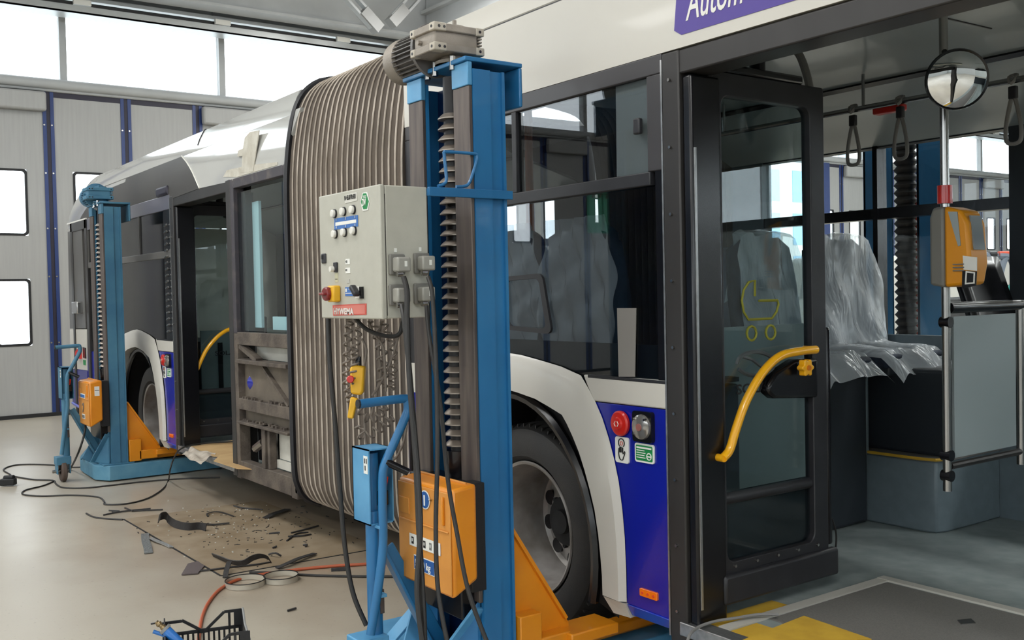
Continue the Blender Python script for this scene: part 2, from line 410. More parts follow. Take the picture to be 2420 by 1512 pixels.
# front (camera side) and right walls, each with a long band of windows
def far_wall(name, x0, x1, y0, y1, along):
    r = empty(name, ((x0+x1)/2, (y0+y1)/2, 0), kind='structure')
    def bx(n, m_, z0, z1): B(n, m_, r, x0, x1, y0, y1, z0, z1)
    bx('cladding', wallq, 0, 3.0); bx('cladding', wallq, 5.3, 6.5)
    if along == 'x':
        x = x0
        while x < x1: B('mullion', beamm, r, x, x+.12, y0, y1, 3.0, 5.3); x += 2.6
        MB().box(x0, x1, (y0+y1)/2, (y0+y1)/2+.01, 3.0, 5.3).build('window_pane', glass_w, r)
    else:
        y = y0
        while y < y1: B('mullion', beamm, r, x0, x1, y, y+.12, 3.0, 5.3); y += 2.6
        MB().box((x0+x1)/2, (x0+x1)/2+.01, y0, y1, 3.0, 5.3).build('window_pane', glass_w, r)
far_wall('wall_front', XW, 12, -16.2, -16, 'x')
far_wall('wall_back', XW, 12, 45, 45.2, 'x')
far_wall('wall_right', 12, 12.2, -16, 45, 'y')
# left wall: lintel, strip of tall windows, cladding above
wl = empty('wall_left', (XW-.1, 10, 0), kind='structure')
B('cladding', beamm, wl, XW-.2, XW, -16, 45, 5.52, 6.5)
B('lintel', beamm, wl, XW-.2, XW+.05, -16, 45, 4.40, 4.56, .02)
MB().cyl((XW+.06, -16, 4.50), (XW+.06, 45, 4.50), .07, n=12).build('track_tube', beamm, wl)
B('brush_seal', black, wl, XW-.05, XW+.03, -16, 45, .0, .05)
wn = 1
ys = [3.18-2.6*k for k in range(7, 0, -1)]+[3.18, 5.40]+[8.25+2.6*k for k in range(14)]
B('mullion', beamm, wl, XW-.1, XW+.02, -16, -15.9, 4.56, 5.52)
for i, y in enumerate(ys):
    B('mullion', beamm, wl, XW-.1, XW+.02, y-.045, y+.045, 4.56, 5.52)
    if i+1 < len(ys):
        B('window_%d' % wn, glass_w, None, XW-.06, XW-.05, y+.045, ys[i+1]-.045, 4.56, 5.52, kind='structure'); wn += 1
# folding doors: every leaf a panel between navy stiles, two panes in view; unseen leaves lack panes to thin reflections in the bus glass
def leaf_parts(root, y0, y1, drive):
    s = .052
    p = MB(); pin = .27
    a0, a1 = y0+pin, y1-pin
    low = y0 > 1.5; up = low or -6.5 < y0 < -4.3
    for z0, z1 in ((.05, .97), (1.87, 2.45), (3.34, 4.33)): p.box(XW-.06, XW, y0+s, y1-s, z0, z1)
    panes = [q for q, on in (((.97, 1.87), low), ((2.45, 3.34), up)) if on]
    for z0, z1 in ((.97, 1.87), (2.45, 3.34)):
        if (z0, z1) in panes: p.box(XW-.06, XW, y0+s, a0, z0, z1); p.box(XW-.06, XW, a1, y1-s, z0, z1)
        else: p.box(XW-.06, XW, y0+s, y1-s, z0, z1)
    pn = p.build('door_panel', wallp, root)
    for z0, z1 in panes:
        f = MB(); frame(f, rrect(a0, a1, z0, z1, .05), rrect(a0+.03, a1-.03, z0+.03, z1-.03, .04), lambda u, v: V((XW-.02, u, v)), (.03, 0, 0))
        fr = f.build('pane_gasket', black, pn)
        B('window_pane', glass_w, pn, XW-.04, XW-.032, a0+.01, a1-.01, z0+.01, z1-.01)
    for ya in (y0+.004, y1-s):
        st = B('door_stile', navy, root, XW-.06, XW+.012, ya, ya+s-.006, .03, 4.40)
        for z in (1.0, 1.9, 2.55, 3.3, 3.95):
            MB().cyl((XW+.012, ya+.015, z), (XW+.02, ya+.015, z), .012, n=8).build('hinge_bolt', steel, st)
    B('header', navyd, root, XW-.06, XW+.006, y0+s, y1-s, 4.33, 4.40)
dn = 1; k = -18
while 2.97+1.02*k < 43:
    ya = 2.97+1.02*k
    if 16.6 < ya < 19.2: k += 2; continue
    root = empty('door_%d' % dn, (XW, ya+1.02, 0), kind='structure'); dn += 1
    for q in range(2):
        y0 = 2.97+1.02*(k+q)
        leaf_parts(root, y0+.02, y0+1.0, False)
        if (k+q) % 3 == 2:
            B('drive_cover', wallp, root, XW+.02, XW+.14, y0+.05, y0+.98, 4.12, 4.38, .03)
    for q in (0, 1): B('gap_seal', navyd, root, XW-.05, XW+.004, ya+1.02*q-.022, ya+1.02*q+.024, .05, 4.40)
    k += 2
# beam, braces and cable tray along the left wall
tr = empty('trim_1', (XW+1.2, 10, 5.7), kind='structure')
B('beam_web', beamm, tr, XW+.9, XW+1.02, -16, 45, 5.62, 6.5)
B('beam_flange', beamm, tr, XW+.8, XW+1.12, -16, 45, 5.58, 5.62)
t2 = empty('trim_2', (-9, 8.2, 5.8), kind='structure')
B('beam_web', beamm, t2, XW+1.05, 12, 8.35, 8.5, 5.5, 6.5)
B('beam_flange', beamm, t2, XW+1.05, 12, 8.25, 8.6, 5.44, 5.5)
B('beam_flange', beamm, t2, XW+1.05, 12, 8.25, 8.6, 5.95, 6.0)
def strut(a, b, label):
    r = empty('roof_brace', V(b), label, 'brace')
    a, b = V(a), V(b); d = (b-a).normalized(); sd = V((1, 0, 0))
    n = d.cross(sd).normalized()
    for s_ in (-1, 1): MB().bar(a+n*(.07*s_), b+n*(.07*s_), .1, .035, sd).build('angle_bar', beamm, r)
    MB().bar(b-d*.25, b+d*.1, .16, .16, sd).build('end_plate', grid, r)
strut(AX(815, -20, -13.0), AX(884, 58, -13.0), 'left of two steel roof braces meeting above the bus')
strut(AX(985, -12, -13.0), AX(932, 46, -13.0), 'right of two steel roof braces meeting above the bus')
ct = empty('cable_tray', (XW+.45, 6, 5.3), 'galvanised cable tray running under the beam above the wall windows', 'cable tray')
zt = AX(500, 60, XW+.45).z
B('tray_base', tray, ct, XW+.3, XW+.62, -14, 30, zt-.13, zt-.11)
B('tray_side', tray, ct, XW+.60, XW+.62, -14, 30, zt-.13, zt-.03)
B('upper_rail', tray, ct, XW+.50, XW+.60, -14, 30, zt+.05, zt+.10)
B('lower_rail', cable, ct, XW+.52, XW+.56, -14, 30, zt-.02, zt+.02)
for i in range(22):
    yy = -12+i*1.9
    B('tray_clip', whitep, ct, XW+.58, XW+.64, yy, yy+.22, zt-.02, zt+.05)
    if i % 3 == 0: MB().cyl((XW+.5, yy, zt+.05), (XW+.5, yy, 5.75), .012, n=6).build('drop_rod', steel, ct)
B('trim_3', beamm, None, XW, XW+.12, -16, 45, 5.47, 5.6, kind='structure')
# bright outside: building across the yard seen through the open doorway
ob = empty('office_building', (-46, 55, 0), kind='structure')
B('facade', whitep, ob, -50, -46, 40, 75, 0, 13)
B('roof_unit', palew, ob, -49, -46.5, 53.5, 57.5, 13, 15.3)
for i in range(12):
    for j in range(4):
        B('window', palew, ob, -46, -45.95, 42+i*2.6, 43.2+i*2.6, 1.5+j*3, 3.7+j*3)
B('trim_4', navy, None, XW-.1, XW+.1, 19.35, 19.75, 0, 4.4, kind='structure')
# corrugated green unit on the near left, seen only as a reflection in the bus glass
gr = empty('strip_curtain', (-9, -2.4, 2.5), 'green ribbed strip curtain hanging left of the bay, mirrored in the bus window', 'curtain')
gy0, gy1, gz0, gz1 = 5.2-AX(1385, 500, -9).y, 5.2-AX(1545, 500, -9).y, AX(1460, 552, -9).z, AX(1460, 470, -9).z
gw = (gy1-gy0)/10
for i in range(10):
    MB().box(-9.02, -8.98, gy0+gw*(i+.1), gy0+gw*(i+.86), gz0, gz1+.05).build('strip', fgreen, gr)
    MB().tube([V((-8.97, gy0+gw*(i+.5), gz1)), V((-8.93, gy0+gw*(i+.5), gz1+.06)), V((-8.97, gy0+gw*(i+.5), gz1+.10))], .012, 6).build('hook', steel, gr)
B('header_rail', fgreen, gr, -9.05, -8.95, min(gy0, gy1)-.05, max(gy0, gy1)+.05, gz1+.05, gz1+.10)

# ================================================================== THE BUS
S = 2.60                                     # plane of the near side
CX0, CX1 = -4.52, 3.0                        # front car
RX0, RX1 = -12.15, -5.99                     # rear car
bus = empty('articulated_bus', (-5, 3.85, 0), 'long white and blue articulated city bus with stripped side panels and open doors', 'bus')
def sp(name, px, mat, y=S, t=.03, bevel=0, parent=bus, **k):
    return MB().prism([AY(a, b, y) for a, b in px], (0, t, 0)).build(name, mat, parent, bevel, **k)
def zz(ox, oy, sc, pts): return [(ox+a*sc, oy+b*sc) for a, b in pts]
# roof and upper side, same profile for both cars
prof = [(.0, 2.745), (.012, 2.79), (.028, 2.83), (.045, 2.863), (.055, 2.868), (.09, 2.862), (.2, 2.85), (.6, 2.85), (1.95, 2.85), (2.35, 2.85), (2.46, 2.862), (2.50, 2.868), (2.55, 2.745)]
def roof(x0, x1, mat=None, dy=0):
    outer = [V((x0, S+a+(dy if a < 1.2 else 0), z)) for a, z in prof]; inner = [V((x0, S+1.275+(a-1.275)*.97, z-.04)) for a, z in reversed(prof)]
    MB().prism(outer+inner, (x1-x0, 0, 0)).build('roof_fairing', mat or white, bus)
roof(CX0, CX1); roof(-11.0, RX1, whiteg, .045)
def rear_cap(u, v):
    x = RX0+(-11.0-RX0)*u; s_ = math.sqrt(max(0, 1-(1-u)**2)); s_ = .03+.97*s_
    t = v*(len(prof)-1); i = min(int(t), len(prof)-2); a = prof[i][0]+(prof[i+1][0]-prof[i][0])*(t-i); z = prof[i][1]+(prof[i+1][1]-prof[i][1])*(t-i)
    return V((x, S+a+(.045 if a < 1.2 else 0), 2.40+(z-2.40)*s_))
MB().grid(rear_cap, 14, 36).build('roof_fairing', whiteg, bus)
for x0, x1 in ((CX0, CX1), (-11.0, RX1)):
    MB().box(x0, x1, S+(.048 if x0 < -6 else .004), S+.08, 2.735, 2.747).build('seam_gasket', dk, bus)
B('upper_side_panel', white, bus, CX0, CX1, S, S+.03, 2.405, 2.734)
# roof step of the rear car: joint of the roof cover
MB().tube([V((-7.82+.35*(z-2.745), S+.043+a, z+.003)) for a, z in prof[:6]], .004, 6).build('roof_joint', dk, bus)
# --- interior shell of both cars
cprof = [(.04, 2.36), (.10, 2.43), (.45, 2.52), (.68, 2.62), (1.6, 2.632), (1.82, 2.535), (2.1, 2.46), (2.32, 2.40), (2.44, 2.34), (2.50, 2.33)]
def shell(x0, x1):
    MB().prism([V((x0, S+a, z)) for a, z in cprof]+[V((x0, S+a, z+.02)) for a, z in reversed(cprof)], (x1-x0, 0, 0)).build('interior_ceiling', ceil_b, bus)
    MB().obox(V(((x0+x1)/2, 4.39, 2.547)), V((1, 0, 0)), V((0, .915, -.40)).normalized(), V((0, .40, .915)).normalized(), (x1-x0)/2, .017, .009).build('ceiling_slot', blk, bus)
    B('bus_floor', bflo, bus, x0, x1, 3.15, 5.08, .30, .34)
    wc_ = -3.6 if x0 > -5 else -9.62
    B('bus_floor', bflo, bus, x0, wc_-.66, 2.64, 3.15, .30, .34); B('bus_floor', bflo, bus, wc_+.66, x1, 2.64, 3.15, .30, .34)
    B('chassis', black, bus, x0, x1, 3.15, 4.6, .2, .30)
    B('far_side_panel', whited, bus, x0, x1, 5.08, 5.14, .3, 1.25)
    B('far_side_lining', intg, bus, x0, x1, 5.04, 5.08, .34, 1.27)
    B('far_header', intd, bus, x0, x1, 5.06, 5.14, 2.33, 2.745)
    B('far_window_rail', blk, bus, x0, x1, 5.06, 5.14, 1.925, 1.985)
shell(CX0, CX1); shell(RX0, RX1)
for xp, w_, m_ in ((-4.52, .25, intg), (-3.47, .03, blk), (-2.68, .2, intd), (-1.2, .12, intd), (.2, .12, intd), (1.6, .12, intd), (2.9, .1, intd),
                 (-12.1, .3, intd), (-10.6, .12, intd), (-9.2, .12, intd), (-7.8, .12, intd), (-6.4, .4, intd)):
    B('far_window_pillar', m_, bus, xp, xp+w_, 5.05, 5.14, 1.25, 2.34)
for a, b in ((-4.27, -2.68), (-2.48, -1.2), (-1.08, .2), (.32, 1.6), (1.72, 2.9), (-11.8, -10.6), (-10.48, -9.2), (-9.08, -7.8), (-7.68, -6.4)):
    B('far_window', glass_f, bus, a, b, 5.10, 5.106, 1.25, 2.33)
B('front_bulkhead', intd, bus, CX1, CX1+.05, 2.62, 5.1, .3, 1.3); B('front_bulkhead', intd, bus, CX1, CX1+.05, 2.62, 5.1, 2.3, 2.98)
# windscreen
B('windscreen', glass_f, bus, CX1+.02, CX1+.03, 2.62, 5.1, 1.3, 2.3)
B('rear_bulkhead', whited, bus, RX0-.02, RX0+.03, 2.66, 5.1, .3, 2.40)
# --- front car, near side: window band
B('window_top_rail', wrapf, bus, CX0, -2.655, S, S+.05, 2.335, 2.405, .004)
B('window_mid_rail', dk, bus, CX0, -2.72, S-.004, S+.05, 1.935, 1.985, .004)
B('window_mullion', dk, bus, -3.585, -3.553, S-.002, S+.04, 1.985, 2.335, .003)
B('window_mullion', dk, bus, -4.52, -4.47, S-.002, S+.04, 1.2, 2.335, .003)
B('window_upright', wrapf, bus, -2.735, -2.655, S, S+.05, 1.985, 2.335, .004)
B('window_upright', blk, bus, -2.70, -2.655, S+.004, S+.05, 1.20, 1.985)
B('upper_window_pane', glass_b, bus, -4.47, -3.585, S+.014, S+.02, 1.985, 2.335)
B('upper_window_pane', glass_b, bus, -3.553, -2.735, S+.014, S+.02, 1.985, 2.335)
MB().prism([V((-4.47, S+.01, 1.12)), V((-3.0, S+.01, 1.12)), V((-2.70, S+.01, 1.20)), V((-2.70, S+.01, 1.935)), V((-4.47, S+.01, 1.935))], (0, .006, 0)).build('lower_window_pane', glass_b, bus)
B('inner_side_lining', intd, bus, -4.5, -2.66, S+.045, S+.07, 1.17, 1.34)
sp('window_blind_panel', [(1455, 195), (1530, 182), (1535, 428), (1458, 448)], whitep, y=S+.024, t=.004)
B('window_catch', dk, bus, -2.80, -2.765, S-.012, S+.01, 2.13, 2.19, .006)
hf = MB(); q0 = [AY(a, b, S-.004) for a, b in ((1185, 655), (1280, 645), (1304, 790), (1190, 778))]
fo = rrect(0, 1, 0, 1, .12); fi = rrect(.1, .9, .08, .92, .1)
def bil(q): return lambda u, v: (q[3]*(1-u)+q[2]*u)*(1-v)+(q[0]*(1-u)+q[1]*u)*v
frame(hf, fo, fi, bil(q0), (0, .012, 0)).build('window_hatch_frame', dk, bus, label='black rounded hatch frame on the lower window')
sp('protective_strip', [(1458, 728), (1503, 728), (1500, 890), (1462, 890)], gfilm, y=S+.003, t=.003, label='pale protective tape strip behind the glass')
# --- wheel arch panels (same for both cars)
P_out = zz(1160, 800, .4708, [(57, 68), (150, 82), (250, 110), (350, 140), (450, 185), (485, 245), (520, 310), (558, 400), (590, 500), (618, 610), (640, 720), (658, 860), (670, 1000), (677, 1160), (680, 1322)])
P_in = zz(1160, 800, .4708, [(62, 245), (150, 268), (240, 300), (310, 340), (375, 380), (400, 425), (430, 490), (462, 570), (490, 660), (517, 760), (540, 860), (558, 980), (570, 1100), (577, 1190), (580, 1282)])
WX = -3.68
O2 = [(p.x, p.z) for p in (AY(a, b, S) for a, b in P_out)]; I2 = [(p.x, p.z) for p in (AY(a, b, S) for a, b in P_in)]
O2 = [(WX, O2[0][1]-.0)]+[q for q in O2 if q[0] > WX+.03]; I2 = [(WX, I2[0][1])]+[q for q in I2 if q[0] > WX+.03]
while len(I2) > len(O2): I2.pop(1)
while len(O2) > len(I2): O2.pop(1)
def wheel_bay(dx, lite=False):
    c = WX+dx
    def half(sg):
        f = lambda x: c + sg*(x-WX)
        mb = MB(); yo = S-.02
        n = len(O2)
        oo = [V((f(x), yo, z)) for x, z in O2]; ii = [V((f(x), yo, z)) for x, z in I2]
        mm = [o*.8+i*.2 for o, i in zip(oo, ii)]
        oo = [V((p.x, yo+.022, p.z)) for p in oo]
        for a in range(n-1):
            for A_, B_ in ((oo, mm), (mm, ii)):
                mb.bm.faces.new([mb.bm.verts.new(p) for p in (A_[a], A_[a+1], B_[a+1], B_[a])])
            mb.bm.faces.new([mb.bm.verts.new(p) for p in (ii[a], ii[a+1], ii[a+1]+V((0, .07, 0)), ii[a]+V((0, .07, 0)))])
        bmesh.ops.remove_doubles(mb.bm, verts=mb.bm.verts[:], dist=.0005)
        mb.build('wheel_arch_panel', white, bus)
        # lower tip
        a0, b0 = I2[-1], O2[-1]
        MB().prism([V((f(a0[0]), S-.015, a0[1]-.006)), V((f(b0[0]), S-.005, b0[1]-.006)), V((f(b0[0]), S+.02, b0[1]-.066)), V((f(a0[0]+.03), S+.01, a0[1]-.07))], (0, .03, 0)).build('arch_lower_tip', white, bus)
    half(1); half(-1)
    # inner liner
    ln = MB()
    for i in range(28):
        a0, a1 = math.pi*(i/28)*1.16-.25, math.pi*((i+1)/28)*1.16-.25
        r_ = .60
        q = [V((c+r_*math.cos(a), yy, .46+r_*1.07*math.sin(a))) for a in (a0, a1) for yy in (S+.05, 3.12)]
        ln.bm.faces.new([ln.bm.verts.new(p) for p in (q[0], q[1], q[3], q[2])])
    ln.box(c-.72, c+.72, 3.10, 3.14, .28, 1.16)
    ln.build('wheel_arch_liner', liner, bus)
    ar = MB()
    pts = [V((c+.575*math.cos(a), S+.03, .46+.635*math.sin(a))) for a in [(-.28+i*(math.pi+.56)/30) for i in range(31)]]
    ar.tube(pts, .022, 6).build('arch_rubber_lip', blk, bus)
    # black filler between lip and arch panel
    fl = MB()
    for i in range(30):
        p, q = pts[i], pts[i+1]
        def outw(v): 
            d = V((v.x-c, 0, v.z-.46)); return V((c+d.x*1.24, S+.05, .46+d.z*1.22))
        fl.bm.faces.new([fl.bm.verts.new(x) for x in (p+V((0, .02, 0)), q+V((0, .02, 0)), outw(q), outw(p))])
    fl.build('arch_filler', liner, bus)
    # wheel
    y0 = 2.74
    wh = MB().lathe((c, y0, .474), (0, 1, 0), [(.305, .0), (.33, -.03), (.40, -.04), (.452, -.02), (.474, .02), (.478, .06), (.478, .24), (.47, .28), (.44, .30), (.305, .28)], 72).build('wheel', tyre, bus, label='black bus tyre on a deep steel rim')
    tg = MB()
    for i in range(64):
        a = 2*math.pi*i/64
        e = V((math.cos(a), 0, math.sin(a))); tg.bar(V((c, y0+.02, .474))+e*.44, V((c, y0+.02, .474))+e*.476, .006, .05, e.cross(V((0, 1, 0))))
    tg.build('tread_blocks', tyre, wh, kind='stuff')
    rm = MB().lathe((c, y0, .474), (0, 1, 0), [(.306, -.012), (.302, -.022), (.290, -.015), (.283, .01), (.272, .06), (.268, .20), (.258, .26), (.24, .275), (.215, .265), (.165, .24), (.12, .235), (.118, .20), (.10, .185), (.0, .185)], 64).build('rim', rim_m, wh)
    MB().lathe((c, y0, .474), (0, 1, 0), [(.118, .235), (.115, .19), (.10, .178), (.06, .175), (.055, .155), (.0, .15)], 32).build('hub', liner, wh)
    for i in range(10):
        a = 2*math.pi*(i+.35)/10
        ce = V((c+.195*math.cos(a), y0+.243, .474+.195*math.sin(a)))
        MB().cyl(ce, ce+V((0, .03, 0)), .036, n=20).build('rim_hole', blk, wh)
    for i in range(10):
        a = 2*math.pi*i/10
        ce = V((c+.135*math.cos(a), y0+.235, .474+.135*math.sin(a)))
        MB().cyl(ce, ce+V((0, -.02, 0)), .012, n=6).build('wheel_nut', liner, wh)
wheel_bay(0); wheel_bay(-5.82)
# --- panel between wheel arch and door (blue) for both cars
blue_p = zz(1160, 800, .4708, [(517, 317), (886, 358), (905, 1412), (682, 1328), (680, 1160), (672, 1000), (660, 860), (642, 720), (620, 610), (592, 500), (560, 400)])
white_p = zz(1160, 800, .4708, [(462, 181), (889, 212), (886, 356), (516, 314), (484, 240)])
skirt_p = zz(1160, 800, .4708, [(682, 1333), (905, 1415), (911, 1480), (680, 1396)])
def side_kit(dx):
    def tp(pts, y): return [AY(a, b, y)+V((dx, 0, 0)) for a, b in pts]
    MB().prism(tp(blue_p, S+.006), (0, .03, 0)).build('side_panel', blue, bus, .002, label='ultramarine blue lower side panel')
    MB().prism(tp(white_p, S), (0, .04, 0)).build('side_cornice', white, bus, .006)
    q = tp(skirt_p, S-.002)
    MB().prism([q[0], q[1], q[2]+V((0, .03, 0)), q[3]+V((0, .03, 0))], (0, .03, 0)).build('skirt', bluel, bus, .003)
    B('sill_gasket', dk, bus, -3.10+dx, -2.65+dx, S+.0, S+.05, 1.203, 1.215)
    def c_(px, py): return AY(px, py, S)+V((dx, 0, 0))
    rb = c_(1468, 1000)
    b = MB().lathe(rb, (0, -1, 0), [(.049, 0), (.049, .010), (.043, .016), (.025, .017), (.022, .024), (.0, .025)], 40).build('door_button', redp, bus, label='round red door button with white arrows')
    for s_ in (-1, 1):
        MB().tube([rb+V((s_*.005, -.026, .010)), rb+V((s_*.012, -.026, 0)), rb+V((s_*.005, -.026, -.010))], .0017, 5).build('button_arrow', whitep, b)
    lc = c_(1522, 1008)
    l = MB(); l.prism([V((lc.x+u, S-.012, lc.z+v)) for u, v in rrect(-.052, .052, -.058, .058, .012)], (0, .02, 0))
    lp = l.build('side_lamp', blk, bus, label='square black lamp housing with a round clear lens')
    MB().lathe((lc.x, S-.012, lc.z), (0, -1, 0), [(.048, 0), (.046, .008), (.034, .013), (0, .015)], 32).build('lamp_lens', M('lamp_lens', (150, 146, 140), .15, metal=.6, coat=.6) if 'lamp_lens' not in MATS else MATS['lamp_lens'], lp)
    MB().cyl((lc.x, S-.03, lc.z), (lc.x, S-.02, lc.z), .014, n=16).build('lamp_core', M('lamp_core_rose', (150, 96, 88), .3, coat=.5) if 'lamp_core_rose' not in MATS else MATS['lamp_core_rose'], lp)
    for a, b_ in ((-.03, .03), (.03, .03), (-.03, -.026)):
        MB().cyl((lc.x+a, S-.03, lc.z+b_), (lc.x+a, S-.018, lc.z+b_), .005, n=8).build('lamp_screw', steel, lp)
    hc = c_(1470, 1063)
    h = MB(); h.prism([V((hc.x+u, S-.001, hc.z+v)) for u, v in rrect(-.038, .038, -.050, .050, .010)], (0, .006, 0))
    hs = h.build('button_sticker', paper, bus, label='white rounded sticker with a hand pressing a button')
    yk = S-.003
    def hp(u, v): return V((hc.x+u*.8, yk, hc.z+v*.8))
    arc = [hp(.0+.021*math.cos(a), .034+.021*math.sin(a)) for a in [math.radians(t) for t in range(-50, 231, 20)]]
    MB().tube(arc, .0022, 4).build('pictogram', ink, hs)
    MB().tube([hp(.0+.009*math.cos(math.radians(t)), .032+.009*math.sin(math.radians(t))) for t in range(0, 360, 30)], .0015, 4, closed=True).build('pictogram_dot', redi, hs)
    hand = [(-.018, .008), (-.02, -.02), (-.012, -.044), (.006, -.048), (.014, -.034), (.024, -.012), (.02, -.006), (.01, -.018), (.01, .012)]
    MB().tube([hp(*p) for p in hand], .0022, 4, smooth_pts=3).build('pictogram', ink, hs)
    for u in (-.012, -.005, .003): MB().tube([hp(u, -.012), hp(u, .016)], .0018, 4).build('pictogram', ink, hs)
    gc = c_(1523, 1071)
    g = MB(); g.prism([V((gc.x+u, S-.001, gc.z+v)) for u, v in rrect(-.052, .052, -.036, .036, .010)], (0, .006, 0))
    gs = g.build('warning_sticker', paper, bus, label='green sticker with white border and small white text')
    MB().prism([V((gc.x+u, S-.002, gc.z+v)) for u, v in rrect(-.045, .045, -.029, .029, .006)], (0, .002, 0)).build('sticker_field', green_s, gs)
    for i in range(5):
        MB().box(gc.x-.040, gc.x+(.040 if i == 0 else .008-.005*(i % 2)), S-.004, S-.002, gc.z+.017-i*.009, gc.z+.017-i*.009+(.006 if i == 0 else .003)).build('sticker_line', paper, gs)
    MB().lathe((gc.x+.027, S-.002, gc.z-.010), (0, -1, 0), [(.014, 0), (.014, .0015), (.010, .0016), (.010, 0)], 24).build('sticker_ring', paper, gs)
    MB().box(gc.x+.017, gc.x+.037, S-.004, S-.002, gc.z-.0125, gc.z-.0075).build('sticker_ring', paper, gs)
    rc = c_(1533, 1404)
    r = MB(); r.prism([V((rc.x+u, S-.004, rc.z+v)) for u, v in rrect(-.047, .047, -.015, .015, .005)], (0, .012, 0))
    ro = r.build('side_reflector', amber, bus, .002, label='orange side reflector')
    for u in (-.03, 0, .03): MB().cyl((rc.x+u, S-.008, rc.z), (rc.x+u, S-.003, rc.z), .005, n=8).build('reflector_stud', orred, ro)
side_kit(0); side_kit(-5.80)
# --- panels left of the front car's wheel (mostly hidden by the lift)
B('side_panel', blue, bus, CX0, -4.26, S+.006, S+.03, .38, 1.05); B('side_cornice', white, bus, CX0, -4.2, S, S+.04, 1.05, 1.21)
B('skirt', bluel, bus, CX0, -4.26, S+.01, S+.04, .30, .375)
B('side_panel', blue, bus, -12.1, -10.27, S+.008, S+.03, .42, 1.02); B('side_cornice', white, bus, -10.6, -10.0, S+.002, S+.04, 1.02, 1.21)
# --- door frame post and header
def door_frame(x0, x1, ztop, zbot):
    B('door_post', alud, bus, x0, x0+.085, S-.004, S+.16, zbot-.03, ztop, .006)
    B('door_post_trim', alu, bus, x0-.008, x0+.0, S-.004, S+.02, zbot, ztop-.02)
    B('door_post', alud, bus, x1-.085, x1, S-.004, S+.16, zbot-.03, ztop, .006)
    B('door_header', alud, bus, x0, x1, S+.002, S+.13, ztop-.085, ztop, .006)
    B('door_seal', blk, bus, x0+.085, x0+.13, S+.01, S+.16, zbot, ztop-.09, .01)
    B('door_seal_edge', alu, bus, x0+.128, x0+.134, S+.02, S+.03, zbot+.12, ztop-.35)
    B('threshold', alu, bus, x0+.05, x1-.05, S-.01, S+.06, .295, .345, .004)
    for i in range(9):
        z = zbot+.1+i*(ztop-zbot-.2)/8
        MB().cyl((x0+.04, S-.012, z), (x0+.04, S-.002, z), .006, n=8).build('frame_screw', steel, bus)
door_frame(-2.65, -1.2, 2.40, .28)
door_frame(-8.42, -7.03, 2.40, .30)
B('drive_housing', intd, bus, -2.55, -2.2, S+.13, S+.34, 2.38, 2.43, .01)
MB().tube([V((-2.45, S+.24, 2.42)), V((-1.3, S+.24, 2.42))], .012, 8).build('drive_rod', steel, bus)
for x in (-2.12, -1.75): B('drive_bracket', alu, bus, x, x+.12, S+.20, S+.30, 2.40, 2.44, .008)
# door leaf, swung in
def door_leaf(xl, yel_handle=True, full=True):
    r = MB(); y0, y1, z0, z1 = 2.71, 3.365, .41, 2.335
    t = .045
    fn = lambda u, v: V((xl, u, v))
    frame(r, rrect(y0, y1, z0+.08, z1, .012, 5), rrect(y0+.065, y1-.085, z0+.13, z1-.085, .04, 5), fn, (-t, 0, 0))
    lf = r.build('door_leaf', dk, bus, .004, label='dark framed door leaf swung inwards')
    B('glass_pane', glass_d, lf, xl-.03, xl-.024, y0+.055, y1-.075, z0+.12, z1-.075)
    B('kick_plate', dk, lf, xl-.02, xl+.02, y0+.03, y1+.04, z0-.02, z0+.09, .012)
    for i in range(5):
        MB().cyl((xl+.0, y0+.1+i*.12, z0+.115), (xl+.008, y0+.1+i*.12, z0+.115), .006, n=8).build('leaf_screw', steel, lf)
    MB().cyl((xl-.03, y0, z0+.28+.08), (xl-.03, y1-.05, z0+.28+.08), .022, n=12).build('lower_rail', dk, lf)
    B('lower_infill', glass_r if False else intd, lf, xl-.036, xl-.03, y0+.06, y1-.08, z0+.13, z0+.34)
    B('edge_seal', blk, lf, xl-.05, xl+.0, y1-.0, y1+.03, z0+.1, z1-.95, .01)
    B('hinge_arm', blk, lf, xl-.06, xl+.0, y0+.1, y1-.12, z1, z1+.035, .01)
    MB().cyl((xl-.03, y0+.3, z1+.03), (xl-.03, y0+.3, z1+.07), .03, n=12).build('hinge_pivot', blk, lf)
    B('pivot_post', blk, lf, xl-.09, xl-.02, S+.05, y0+.01, .36, 2.36, .015)
    pts = [AX(a, b, -2.5) for a, b in ((1925, 826), (1885, 830), (1840, 842), (1800, 880), (1762, 945), (1738, 1010), (1722, 1062), (1706, 1082))]
    dx = xl-(-2.53)
    hd = MB().tube([p+V((dx+.005, 0, 0)) for p in pts], .0165, 12, smooth_pts=5).build('grab_handle', yel, lf, label='curved yellow grab handle')
    for p in (pts[0], pts[-1]):
        MB().cyl(p+V((dx-.05, 0, 0)), p+V((dx+.012, 0, 0)), .014, n=12).build('handle_foot', yel, hd)
    return lf
lf = door_leaf(-2.53)
hs = MB()
hs.prism([AX(a, b, -2.52) for a, b in ((1935, 845), (1880, 850), (1835, 880), (1815, 915), (1818, 930), (1832, 942), (1935, 940))], (-.05, 0, 0))
hs.build('lock_housing', blk, lf, .015, label='black rounded lock housing')
kc = AX(1911, 869, -2.47)
kb = MB()
prk = [(.030+.005*math.cos(6*a)) for a in [2*math.pi*i/48 for i in range(48)]]
kb.prism([kc+V((0, prk[i]*math.cos(2*math.pi*i/48), prk[i]*math.sin(2*math.pi*i/48))) for i in range(48)], (-.03, 0, 0))
kn = kb.build('emergency_knob', yel, lf, .003, label='yellow lobed emergency knob')
MB().cyl(kc-V((0, 0, 0)), kc+V((.006, 0, 0)), .010, n=16).build('knob_cap', M('knob_core', (196, 110, 20), .4), kn)
